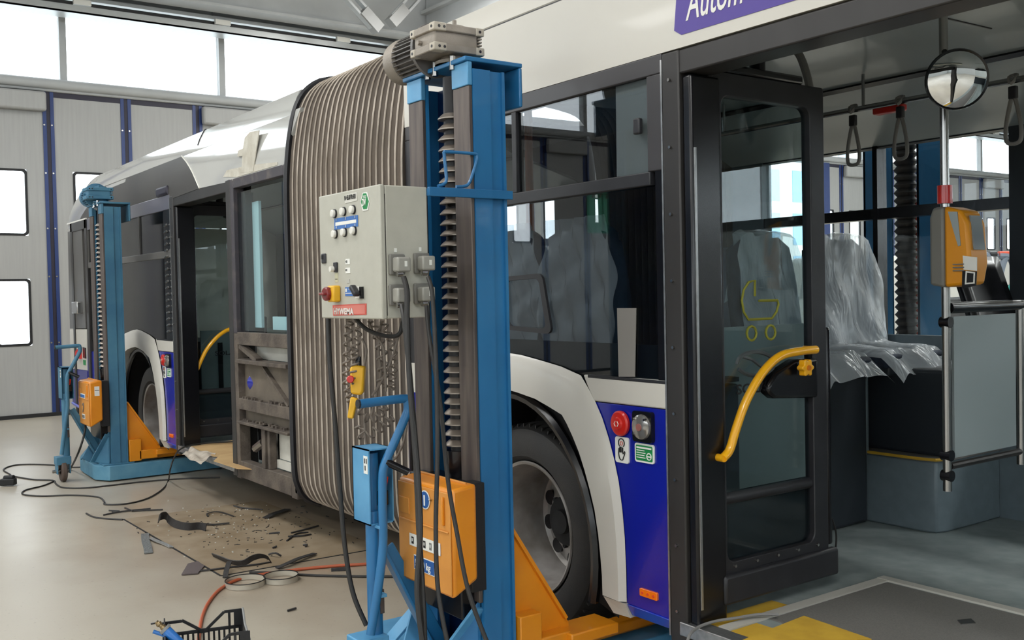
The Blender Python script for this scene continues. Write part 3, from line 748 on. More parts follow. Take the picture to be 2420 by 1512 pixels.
# prints on the door glass: wheelchair-like pram pictogram, ring mark and wordmark
def gx(a, b): return AX(a, b, -2.552)
yg = M('pictogram_yellow', (128, 128, 36), .7); ringm = M('ring_print', (70, 76, 78), .6)
def gz(pts): return [gx(1680+a*.2249, 620+b*.2249) for a, b in pts]
MB().tube(gz([(462, 355), (462, 190), (400, 205), (345, 290), (325, 400), (345, 520), (395, 600), (640, 590), (690, 520), (712, 440), (700, 398), (505, 402)]), .005, 5).build('pram_pictogram', yg, lf)
for c_ in ((428, 745), (628, 735)):
    MB().tube(gz([(c_[0]+50*math.cos(t/12*2*math.pi), c_[1]+75*math.sin(t/12*2*math.pi)) for t in range(12)]), .005, 5, closed=True).build('pram_pictogram', yg, lf)
for c0, c1 in ((170, 350), (-10, 170)):
    MB().tube(gz([(470+195*math.cos(math.radians(t)), 1065+(125)*math.sin(math.radians(t))-((t-170)*.0)) for t in range(c0+8, c1-14, 12)]), .008, 5).build('ring_emblem', ringm, lf)
MB().tube(gz([(330, 990), (430, 1020), (520, 1090), (600, 1110)]), .006, 5).build('ring_emblem', ringm, lf)
text('SOLARIS', .052, gx(1740, 932), (0, 1, 0), (0, 0, 1), ink, lf, 'glass_wordmark', bold=.001, sx=1.35)
lf2 = door_leaf(-8.36)
text('SOLARIS', .052, V((-8.385, 2.93, 1.07)), (0, 1, 0), (0, 0, 1), ink, lf2, 'glass_wordmark', bold=.001, sx=1.35)
# --- purple destination sign
sc0 = AY(1594, 92, S)
sg = MB(); sg.prism([V((u, S-.002, v)) for u, v in [(-2.57+.02, 2.448), (-1.2, 2.448), (-1.17, 2.70), (-2.545, 2.70), (-2.56, 2.68), (-2.585, 2.47)]], (0, .004, 0))
sgo = sg.build('fleet_sign', purple, bus, label='purple sign with white italic lettering')
text('Autom', .165, V((-2.525, S-.003, 2.492)), (1, 0, 0), (0, 0, 1), whitep, sgo, 'sign_lettering', shear=.28, sx=.56, bold=.001)
# --- entrance floor: yellow areas, aluminium ramp edge, ramp plate
zf = .3405
def fz(pts, mat, name, h=.002, z=zf): return MB().prism([AZ(a, b, z) for a, b in pts], (0, 0, h)).build(name, mat, bus)
B('floor_edge_marking', yellow_f, bus, -2.56, -2.476, S+.062, 3.05, zf, zf+.002); B('floor_edge_marking', yellow_f, bus, -2.42, -1.3, S+.062, 2.80, zf, zf+.002)
MB().box(-2.475, -2.425, 2.66, 3.64, zf, zf+.006).build('ramp_edge_profile', profm, bus)
MB().box(-2.475, 2.0, 3.605, 3.65, zf, zf+.0075).build('ramp_edge_profile', profm, bus)
B('ramp_plate', bflo2, bus, -2.42, 2.0, 2.87, 3.59, zf, zf+.003)
fz([(1900, 1457), (2060, 1512), (1760, 1530), (1740, 1520)], yellow_f, 'floor_marking', .004, zf+.003)
hnd = fz([(2262, 1466), (2295, 1463), (2306, 1473), (2272, 1476)], steel, 'ramp_grip', .003, zf+.003)
# podest and seats on the far side
pd = MB(); pd.prism([V((-4.4, 4.47, .34)), V((-2.80, 4.47, .34)), V((-2.75, 4.49, .34)), V((-2.73, 4.55, .34)), V((-2.73, 5.04, .34)), V((-4.4, 5.04, .34))], (0, 0, .35))
pdo = pd.build('seat_podium', intg, bus, .01)
MB().prism([V((-3.35, 4.46, .69)), V((-2.80, 4.46, .69)), V((-2.74, 4.48, .69)), V((-2.72, 4.55, .69)), V((-2.72, 5.04, .69)), V((-3.35, 5.04, .69))], (0, 0, .012)).build('podium_top', bflo2, pdo)
MB().tube([V((-3.35, 4.455, .70)), V((-2.82, 4.455, .70)), V((-2.745, 4.475, .70)), V((-2.715, 4.55, .70))], .008, 6).build('podium_edge', yellow_f, pdo)
B('seat_box', intd, bus, -4.4, -2.72, 4.56, 5.04, .70, 1.13, .02)
MB().prism([AY(a, b, 4.44) for a, b in ((1930, 868), (2045, 870), (2047, 1070), (2030, 1092), (1960, 1090), (1930, 1080))], (0, .03, 0)).build('wheelbox_cover', intg, bus, .01)
def seat(x, y0, y1, zc=1.17, zt=1.80, facing=1, lab=None):
    """seat whose back stands at x, cushion towards +x"""
    w_ = y1-y0
    def fb(u, v):
        vv = v; hw = w_/2*(1-.22*max(0, vv-.55)**1.5*2.2) * (1 if vv < .93 else 1-(vv-.93)*5)
        return V((x-.09*vv+.02*math.cos((u-.5)*3)*1.0, (y0+y1)/2+(u-.5)*2*hw, zc-.05+(zt-zc+.05)*vv))
    mb = MB(); mb.grid(fb, 10, 14)
    ob = mb.build('passenger_seat', seatm, bus, label='dark fabric passenger seat')
    sm = ob.modifiers.new('thick', 'SOLIDIFY'); sm.thickness = .06; sm.offset = 0
    cu = MB().box(x+.02, x+.44, y0+.01, y1-.01, zc-.04, zc+.03).build('cushion', seatm, ob, .02)
    B('seat_pan', intd, ob, x, x+.42, y0+.03, y1-.03, zc-.08, zc-.03, .01)
    return ob
for (y0, y1) in ((3.86, 4.34), (4.46, 4.98)): seat(-3.42, y0, y1)
B('seat_pedestal', intd, bus, -3.5, -3.1, 3.95, 4.45, .34, 1.1, .02)
seat(-4.3, 4.46, 4.98)
# side-facing pair over the near wheel arch: backs against the window
for xa, xb in ((-4.02, -3.56), (-3.54, -3.06)):
    def fb(u, v):
        return V((xa+(xb-xa)*(.5+(u-.5)*(1-.25*max(0, v-.6)*(1+v))), 2.80-.06*v+.03*math.cos((u-.5)*3), 1.15+(1.84-1.15)*v-.05*abs(u-.5)**2*4*(v > .9)))
    ob = MB().grid(fb, 10, 14).build('passenger_seat', seatm, bus, label='dark fabric seat backing onto the window')
    sm = ob.modifiers.new('thick', 'SOLIDIFY'); sm.thickness = .06; sm.offset = 0
    B('cushion', seatm, ob, xa+.02, xb-.02, 2.84, 3.25, 1.12, 1.2, .02)
for xw in (-4.25, -10.27):
    B('wheel_box', intd, bus, xw, xw+1.32, 3.16, 3.3, .34, 1.14, .01); B('wheel_box_top', intd, bus, xw, xw+1.32, 2.68, 3.3, 1.15, 1.17)
    B('wheel_box_end', intd, bus, xw, xw+.03, 2.68, 3.16, .34, 1.15); B('wheel_box_end', intd, bus, xw+1.29, xw+1.32, 2.68, 3.16, .34, 1.15)
MB().tube([V((-3.93, 2.95, 1.1)), V((-3.93, 2.95, 2.5))], .02, 10).build('grab_pole', tan, bus, label='amber grab pole behind the glass')
B('seat_partition', backp, bus, -3.01, -2.99, 3.20, 3.93, .67, 1.38, label='grey partition panel seen through the door glass')
B('seat_partition', backp, bus, -8.81, -8.79, 2.95, 3.9, .62, 1.27)
# black drawn cover seat behind validator
sb = MB().grid(lambda u, v: V((-2.62-.14*v, 4.62+.4*u, 1.25+.42*v)), 6, 6).build('seat_back', blk, bus)
sm = sb.modifiers.new('thick', 'SOLIDIFY'); sm.thickness = .04
# poles, rails
py_ = 3.66
px0 = AY(2235, 680, py_).x
gp = MB().tube([V((px0, py_, .74)), V((px0, py_, 2.60))], .0165, 16).build('grab_pole', steel, bus, label='stainless pole carrying the ticket validator')
py1 = AX(2410, 730, px0).y
MB().tube([V((px0, py1, .78)), V((px0, py1, 1.475))], .0165, 16).build('grab_pole', steel, bus, label='stainless pole at the far edge of the partition')
B('partition_pane', frost, bus, px0-.005, px0+.005, py_+.045, py1-.045, .865, 1.42, label='frosted glass partition pane between two poles')
MB().tube([V((px0, py_+.02, 1.455)), V((px0, py1, 1.455))], .022, 14).build('partition_rail', blk, bus)
MB().tube([V((px0, py_+.02, .835)), V((px0, py1, .835))], .014, 10).build('partition_rail', alud, bus)
for z in (.80, .88, 1.40): MB().cyl((px0-.02, py_, z), (px0+.02, py_, z), .022, n=12).build('pole_clamp', blk, bus)
MB().tube([V((-4.4, 4.3, 2.415)), V((1.0, 4.3, 2.415))], .014, 10).build('ceiling_rail', steel, bus)
for x in (-3.9, -3.0, -1.2): MB().cyl((x, 4.3, 2.415), (x, 4.3, 2.58), .008, n=8).build('rail_hanger', steel, bus)
MB().tube([AY(1870, 112, 3.56), AY(1888, 128, 3.56), AY(1903, 165, 3.56), AY(1914, 215, 3.56), AY(1916, 300, 3.56), AY(1920, 900, 3.56)], .017, 10, smooth_pts=4).build('door_side_pole', strapm, bus)
B('red_hammer_holder', redp, bus, -2.96, -2.80, 4.31, 4.36, 2.375, 2.41, .008)
for x in (-2.3, -.6): MB().tube([V((x, 3.32, 2.62)), V((x, 4.2, 2.631))], .005, 4).build('ceiling_joint', dk, bus)
MB().box(-2.42, -1.2, 2.90, 2.97, 2.470, 2.485).build('ceiling_lamp_strip', whitep, bus)  # plain white strip along the ceiling above the entrance
# red stop buttons
MB().cyl((px0, py_, 1.86), (px0, py_, 1.93), .028, n=16).build('stop_button', redp, bus, label='red stop button housing on the pole')
# --- REAR CAR near side
# dark band above the windows, with its curved front end
def spc(name, px, mat, y=S, **k):
    return curve_in(MB().prism([AY(a, b, y) for a, b in px], (0, .03, 0))).build(name, mat, bus, **k)
spc('upper_side_panel', zz(0, 0, .3307, [(870, 1272), (1262, 1112), (1340, 1190), (1390, 1270), (1425, 1345), (1225, 1420), (870, 1520)]), wrapd, y=S-.001)
MB().tube([AY(a, b, S-.003)+V((0, .05*max(0, (AY(a, b, S).z-2.40)/.345)**2, 0)) for a, b in zz(0, 0, .3307, [(1262, 1112), (1310, 1155), (1340, 1190), (1368, 1230), (1390, 1270), (1425, 1345)])], .006, 6).build('panel_seam', whitep, bus)
spc('upper_side_panel', zz(0, 0, .3307, [(1264, 1112), (2100, 762), (2035, 1178), (1640, 1297), (1427, 1345), (1392, 1270), (1342, 1190)]), whiteg)
spc('upper_side_panel', [(160, 543), (163, 510), (172, 475), (190, 440), (225, 408), (290, 420), (290, 508), (230, 528)], whiteg, y=S+.004)
spc('dark_side_panel', [(180, 540), (192, 510), (215, 470), (240, 450), (292, 428), (290, 506), (230, 526)], wrapd, y=S+.001)
xa_, xb_ = -11.25, -8.42
B('window_top_rail', M('rail_slate', (92, 92, 104), .35, coat=.3), bus, xa_, xb_, S-.002, S+.04, 2.30, 2.42, .004)
B('window_mid_rail', wrapg, bus, xa_, xb_, S-.002, S+.04, 1.90, 1.96, .004)
for x in (-11.25, -10.3, -9.36): B('window_mullion', wrapg, bus, x, x+.03, S, S+.04, 1.96, 2.30)
for a, b in ((-11.22, -10.3), (-10.27, -9.36), (-9.33, -8.62)): B('upper_window_pane', glass_r, bus, a, b, S+.012, S+.018, 1.96, 2.30)
for a, b in ((-11.22, -9.6), (-9.6, -8.62)): B('lower_window_pane', glass_r, bus, a, b, S+.008, S+.014, 1.13, 1.90)
B('inner_side_lining', wrapg, bus, xa_, -8.5, S+.06, S+.08, 1.17, 2.35)
B('window_upright', blk, bus, -8.62, -8.42, S+.002, S+.04, 1.21, 2.30)
for i in range(18):
    z = 1.28+i*.052
    MB().cyl((-8.55, S-.012, z), (-8.49, S-.012, z+.012), .008, n=6).build('clip', steel, bus)
B('roof_bracket', navyd, bus, -8.75, -8.45, S-.02, S+.02, 2.42, 2.50, .02)
# door 4 recess and rear corner panels
sp('rear_corner_panel', [(160, 548), (193, 538), (203, 776), (165, 776)], wrapg, y=S, t=.03)
sp('rear_corner_panel', [(165, 778), (205, 778), (206, 875), (167, 870)], white, y=S, t=.03)
sp('rear_corner_panel', [(167, 872), (206, 877), (207, 975), (172, 952)], M('violet_blue_paint', (66, 66, 128), .35), y=S, t=.03)
MB().cyl(AY(191, 835, S-.01), AY(191, 835, S+.01), .06, n=20).build('door_button', redp, bus, label='red door button near the rear')
sp('side_lamp', [(195, 820), (201, 822), (202, 847), (196, 845)], blk, y=S-.01, t=.02)
sp('warning_sticker', [(196, 850), (202, 851), (202, 863), (197, 862)], green_s, y=S-.004, t=.004)
sp('side_reflector', [(185, 942), (193, 944), (194, 951), (186, 949)], amber, y=S-.01, t=.02)
B('door_recess', blk, bus, -11.93, -11.28, S+.06, S+.10, .35, 2.35)  # black sheet stands in for the darkness of the open doorway
B('door_post', alud, bus, -11.98, -11.90, S-.01, S+.12, .3, 2.42, .005); B('door_post', alud, bus, -11.34, -11.25, S-.01, S+.12, .3, 2.42, .005)
B('door_header', alud, bus, -11.98, -11.25, S-.01, S+.12, 2.32, 2.42, .005)
B('window_top_rail', whitep, bus, -12.12, -11.25, S-.012, S+.02, 2.415, 2.43)
B('door_latch', steel, bus, -11.80, -11.55, S-.06, S+.05, 1.42, 1.55, .01)
MB().tube([AZ(172, 952, .45), AZ(205, 972, .42)], .015, 6).build('skirt_flap', bluel, bus)
# --- door 3 surroundings and the stripped bay next to the bellows
bay = [(-7.03, -5.99)]
def fr(name, x0, x1, z0, z1, y=S, t=.06, m_=grime, b=.004): return B(name, m_, bus, x0, x1, y, y+t, z0, z1, b)
bayd = M('bay_frame_primer', (62, 58, 64), .6, col2=(92, 84, 82), scale=11, lo=.5, hi=.75)
fr('bay_post', -7.05, -6.97, .26, 1.3, t=.08); fr('bay_post', -6.08, -5.99, .26, 1.3, t=.08); fr('bay_post', -7.05, -6.97, 1.3, 2.40, t=.08, m_=bayd); fr('bay_post', -6.08, -5.99, 1.3, 2.40, t=.08, m_=bayd)
fr('bay_rail', -6.97, -6.08, 2.33, 2.40, m_=bayd); fr('bay_rail', -6.97, -6.08, 1.22, 1.31, t=.07)
fr('bay_rail', -6.97, -6.08, 1.09, 1.12, y=S-.02, t=.10); fr('bay_rail', -6.97, -6.08, .76, .84, t=.07); fr('bay_rail', -6.97, -6.08, .66, .68, y=S-.02, t=.09)
fr('bay_rail', -6.97, -6.08, .27, .39, t=.07)
fr('bulkhead_plate', -6.97, -6.08, .66, 1.10, y=S+.05, t=.01, m_=grimep, b=0)
fr('bay_upright', -6.57, -6.51, .39, .68, t=.05); fr('bay_upright', -6.49, -6.45, .39, .68, y=S+.01, t=.05)
fr('bay_opening', -6.93, -6.57, .39, .66, y=S+.12, t=.01, m_=blk, b=0)  # black sheet in place of the shade inside the open bay
fr('insulation_panel', -6.86, -6.08, 1.12, 1.22, y=S+.1, t=.02, m_=foam, b=0)
fr('insulation_panel', -6.45, -6.08, .46, .66, y=S+.08, t=.02, m_=foam, b=0); fr('insulation_panel', -6.45, -6.08, .40, .455, y=S+.06, t=.02, m_=foam, b=0)
MB().bar(V((-6.93, S+.02, 1.21)), V((-6.62, S+.02, 1.12)), .05, .03, V((0, 1, 0))).build('bay_brace', grime, bus)
MB().bar(V((-6.62, S+.04, 1.10)), V((-6.15, S+.04, .84)), .04, .02, V((0, 1, 0))).build('bay_brace', grime, bus)
MB().lathe((-6.88, S+.1, .95), (1, 0, 0), [(.05, -.06), (.07, 0), (.05, .06)], 16).build('air_bottle', blue, bus)
fl = MB()
for i in range(40):
    x = -6.95+random.random()*.85
    fl.obox(V((x, S+.01+random.random()*.03, .845 if i % 2 else .685)), V((1, 0, 0)), V((0, 1, 0)), V((0, 0, 1)), .012, .01, .006+random.random()*.006)
fl.build('dirt_crumbs', grime, bus, kind='stuff')
MB().cyl((-6.75, S+.03, .50), (-6.6, S+.03, .56), .03, n=8).build('latch_block', steel, bus)
B('window_pane', glass_c, bus, -6.97, -6.08, S+.03, S+.036, 1.32, 2.30)
B('film_panel', pblue, bus, AY(586, 600, S+.12).x, AY(617, 600, S+.12).x, S+.11, S+.13, 1.34, 2.23)
B('film_panel', pblue, bus, -6.58, -6.08, S+.11, S+.13, 1.33, 1.42)
B('inner_jamb', intd, bus, -6.97, -6.90, S+.06, S+.12, 1.3, 2.30)
MB().tube([V((-6.55, S+.3, 2.10)), V((-6.0, S+.3, 2.10))], .025, 8).build('inner_rail', pblue, bus)
for x in (-6.42, -6.34): MB().tube([V((x, S+.25, 1.3)), V((x, S+.25, 2.1))], .01, 6).build('inner_cord', pblue, bus)
B('stop_button', redp, bus, -6.52, -6.46, S+.4, S+.46, 1.55, 1.7, .01)
# paper tape patches on the white side
sp('tape_patch', [(578, 326), (590, 312), (612, 308), (606, 350), (598, 405), (570, 408), (574, 350)], tape, y=S-.006, t=.006, label='crinkled masking tape patch')
sp('tape_patch', [(527, 418), (536, 402), (590, 390), (655, 383), (655, 390), (560, 418)], tape, y=S-.004, t=.004, label='strip of masking tape')
sp('tape_patch', [(562, 356), (576, 350), (576, 368), (561, 370)], tape, y=S-.005, t=.005)
# bellows: corrugated skin plus a piping on the crest of every fold
NB = 21; BX0, BX1 = -5.97, -4.53
bprof = [(.16, .22), (.06, .27), (.015, .34), (-.01, .45), (-.015, .8), (-.015, 1.6), (-.015, 2.15), (-.005, 2.38), (.025, 2.6), (.07, 2.76), (.15, 2.87), (.30, 2.94), (.7, 2.98), (1.275, 2.99)]
bp = [V((0, a, z)) for a, z in bprof]; bps = spline(bp, 3); N_ = len(bps)
nrm = []
for i in range(N_):
    d = (bps[min(i+1, N_-1)]-bps[max(i-1, 0)]).normalized(); nrm.append(V((0, -d.z, d.y)))
def bpt(x, i, off):
    if i < N_: p = bps[i]+nrm[i]*off; return V((x, S+p.y, p.z))
    j = 2*N_-1-i; p = bps[j]+nrm[j]*off; return V((x, S+2.55-p.y, p.z))
bm_ = MB(); cols = []
step = (BX1-BX0)/NB
for k in range(NB*4+1):
    ph = k/4 % 1
    off = (.0, -.036, -.05, -.036)[k % 4]
    cols.append([bm_.bm.verts.new(bpt(BX0+step*k/4, i, off)) for i in range(2*N_)])
for k in range(NB*4):
    for i in range(2*N_-1): bm_.bm.faces.new((cols[k][i], cols[k+1][i], cols[k+1][i+1], cols[k][i+1]))
bel = bm_.build('bellows', bel_m, bus, label='dusty grey-brown folded bellows joint')
for k in range(NB+1):
    MB().tube([bpt(BX0+step*k, i, .002) for i in range(0, N_+8)], .0055, 5).build('fold_piping', bel_r, bel)
B('bellows_collar', dk, bus, RX1-.03, RX1+.02, S-.0, S+.1, .3, 2.42)
MB().tube([bpt(RX1+.01, i, .01) for i in range(0, N_+8)], .02, 6).build('collar_rim', dk, bus)
B('turntable', black, bus, -6.1, -4.4, 2.85, 4.9, .2, .34)
# cardboard and paper on the step of the rear door
cb = MB().prism([AZ(a, b, .345) for a, b in ((452, 1056), (560, 1040), (600, 1052), (600, 1098), (545, 1082), (500, 1078))], (0, 0, .006)).build('cardboard_sheet', plyw, None, label='brown cardboard sheet laid on the rear door step', cat='cardboard')
cb2 = MB().prism([AZ(a, b, .352) for a, b in ((520, 1076), (560, 1070), (600, 1075), (600, 1110), (560, 1108), (505, 1090))], (0, 0, .005)).build('cardboard_sheet', plyw, None, label='smaller cardboard sheet lapping over the step edge', cat='cardboard')
pp = [AZ(430, 1075, .33), AZ(450, 1058, .36), AZ(510, 1070, .36), AZ(475, 1096, .33)]
def pf(u, v):
    p = (pp[0]*(1-u)+pp[3]*u)*(1-v)+(pp[1]*(1-u)+pp[2]*u)*v
    return p+V((0, 0, .006*math.sin(u*11+v*7)+.005*math.cos(v*13+u*5)))
MB().grid(pf, 14, 14).build('crumpled_paper', crump, None, label='crumpled beige paper hanging off the rear door step', cat='paper')

# ================================================================== top-level things inside the bus
def strap(x, y, lab):
    r = empty('hanging_strap', (x, y, 2.2), lab, 'strap', 'hanging straps')
    MB().tube([V((x-.018, y, 2.43)), V((x, y-.018, 2.40)), V((x+.018, y, 2.43)), V((x, y+.018, 2.44))], .008, 6, closed=True, smooth_pts=3).build('clamp', strapm, r)
    B('buckle', dk, r, x-.018, x+.018, y-.012, y+.012, 2.335, 2.39, .005)
    MB().tube([V((x, y, 2.35)), V((x-.022, y, 2.28)), V((x-.034, y, 2.20)), V((x-.025, y, 2.15)), V((x+.025, y, 2.15)), V((x+.034, y, 2.20)), V((x+.022, y, 2.28))], .009, 8, closed=True, smooth_pts=4).build('loop', strapm, r)
strap(-3.06, 4.3, 'grey hanging strap nearest the open door leaf')
strap(-2.80, 4.3, 'grey hanging strap beside the red bracket')
strap(-2.26, 4.3, 'grey hanging strap at the right edge, beyond the round mirror')
# ticket validator
tv = empty('ticket_validator', (px0+.05, py_, 1.53), 'yellow and grey ticket validator mounted on a stainless pole', 'ticket machine')
z0v, z1v = 1.535, 1.835
side = [(-.045, z0v), (.005, z0v-.005), (.005, z1v+.005), (-.03, z1v+.008), (-.045, z1v-.02)]
MB().prism([V((px0-.035, py_-.055, z0v+.01)), V((px0+.03, py_-.06, z0v)), V((px0+.03, py_-.06, z1v+.01)), V((px0-.02, py_-.055, z1v+.01)), V((px0-.035, py_-.055, z1v-.03))], (0, .13, 0)).build('back_shell', sock_m, tv, .012)
fb_ = MB().prism([V((px0+.03, py_-.06, z0v)), V((px0+.12, py_-.06, z0v+.01)), V((px0+.135, py_-.06, z0v+.09)), V((px0+.125, py_-.06, z1v-.06)), V((px0+.10, py_-.06, z1v-.01)), V((px0+.03, py_-.06, z1v+.012))], (0, .13, 0)).build('front_shell', M('validator_yellow', (222, 146, 22), .4), tv, .012)
MB().prism([V((px0+.133, py_-.035, z0v+.14)), V((px0+.133, py_+.04, z0v+.14)), V((px0+.118, py_+.04, z1v-.03)), V((px0+.118, py_-.035, z1v-.03))], (.006, 0, 0)).build('screen', M('validator_screen', (120, 128, 132), .15, coat=.6), tv)
MB().prism([AY(a, b, py_-.064) for a, b in ((2240, 500), (2262, 500), (2270, 580), (2264, 582))], (0, .003, 0)).build('screen_side', frost, tv)
MB().prism([AY(a, b, py_-.066) for a, b in ((2275, 604), (2308, 608), (2308, 640), (2277, 637))], (0, .004, 0)).build('notice_label', paper, tv)
MB().prism([AY(a, b, py_-.066) for a, b in ((2274, 640), (2308, 641), (2306, 675), (2273, 682))], (0, .004, 0)).build('reader_window', blk, tv)
q = [AY(a, b, py_-.068) for a, b in ((2282, 640), (2304, 643), (2303, 670), (2280, 672))]
frame(MB(), [(0, 0), (1, 0), (1, 1), (0, 1)], [(.14, .12), (.86, .12), (.86, .88), (.14, .88)], bil([q[3], q[2], q[1], q[0]]), (0, .003, 0)).build('reader_frame', paper, tv)
for z in (.0, .012, .024): MB().box(px0+.07, px0+.115, py_-.069, py_-.067, z0v+.085-z, z0v+.089-z).build('notice_line', inkg, tv)
# round mirror
mc = AY(2262, 188, 3.50)
mr = empty('round_mirror', mc-V((0, 0, .1)), 'round convex interior mirror with black rim near the ceiling', 'mirror')
axm = (CAM-mc).normalized(); axm = (axm+V((.25, 0, -.1))).normalized()
MB().lathe(mc, axm, [(0, .022), (.03, .021), (.06, .016), (.085, .008), (.101, 0)], 40).build('mirror_face', mirm, mr)
MB().lathe(mc, axm, [(.101, 0), (.108, .004), (.111, -.008), (.104, -.022), (.05, -.035), (0, -.04)], 40).build('mirror_shell', blk, mr)
MB().tube([mc-axm*.03, mc-axm*.08+V((0, .02, .04)), V((px0, py_, 2.45))], .012, 8).build('mirror_arm', blk, mr)
# clear film covers over the seats
def cover(nm, x, y0, y1, lab, zt=1.84, zb=1.10):
    def f(u, v):                           # u across, v along back then cushion
        j = .010*math.sin(u*11+v*9)+.008*math.sin(u*19-v*13)+.004*math.sin(v*27+u*5)
        if v < .12: t = v/.12; p = V((x-.13+.02*t, 0, zt-.35+.36*t))
        elif v < .62: t = (v-.12)/.5; p = V((x-.06+.10*t*t+.02, 0, zt-(zt-1.24)*t))
        else: t = (v-.62)/.38; p = V((x+.06+.44*t, 0, 1.235-.01*t-.11*max(0, t-.70)/.30*(1+.06*math.sin(u*7)) ))
        wd = (y1-y0)/2*(1.0 + (.04*math.sin(u*5) if v > .6 else 0) - (.25*max(0, 1-abs(v-.1)/.12) if v < .22 else 0))
        yy = (y0+y1)/2+(u-.5)*2*wd
        ed = max(0, abs(u-.5)*2-.85)/.15
        return p+V((j*1.2+.02, yy-p.y, j*.6-.05*ed*(1 if v > .5 else .3)))
    MB().grid(f, 34, 60).build(nm, film, None, label=lab, cat='plastic cover', group=None)
cover('plastic_seat_cover', -3.40, 3.84, 4.36, 'clear plastic film over the seat seen through the door glass')
cover('plastic_seat_cover', -3.40, 4.42, 5.0, 'clear crinkled plastic film over the seat right of the door leaf')
def cov2(xa, xb, lab):
    def f(u, v):
        j = .012*math.sin(u*27+v*9)+.01*math.sin(u*9-v*21)
        return V((xa+(xb-xa)*(.5+(u-.5)*(1.05-.25*max(0, v-.6)*(1+v))), 2.705-.0*v+j, 1.16+(1.86-1.16)*v))
    MB().grid(f, 24, 40).build('plastic_seat_cover', film, None, label=lab, cat='plastic cover')
cov2(-4.02, -3.56, 'clear film over the left seat behind the window next to the lift')
cov2(-3.54, -3.06, 'clear film over the right seat behind the window by the door')
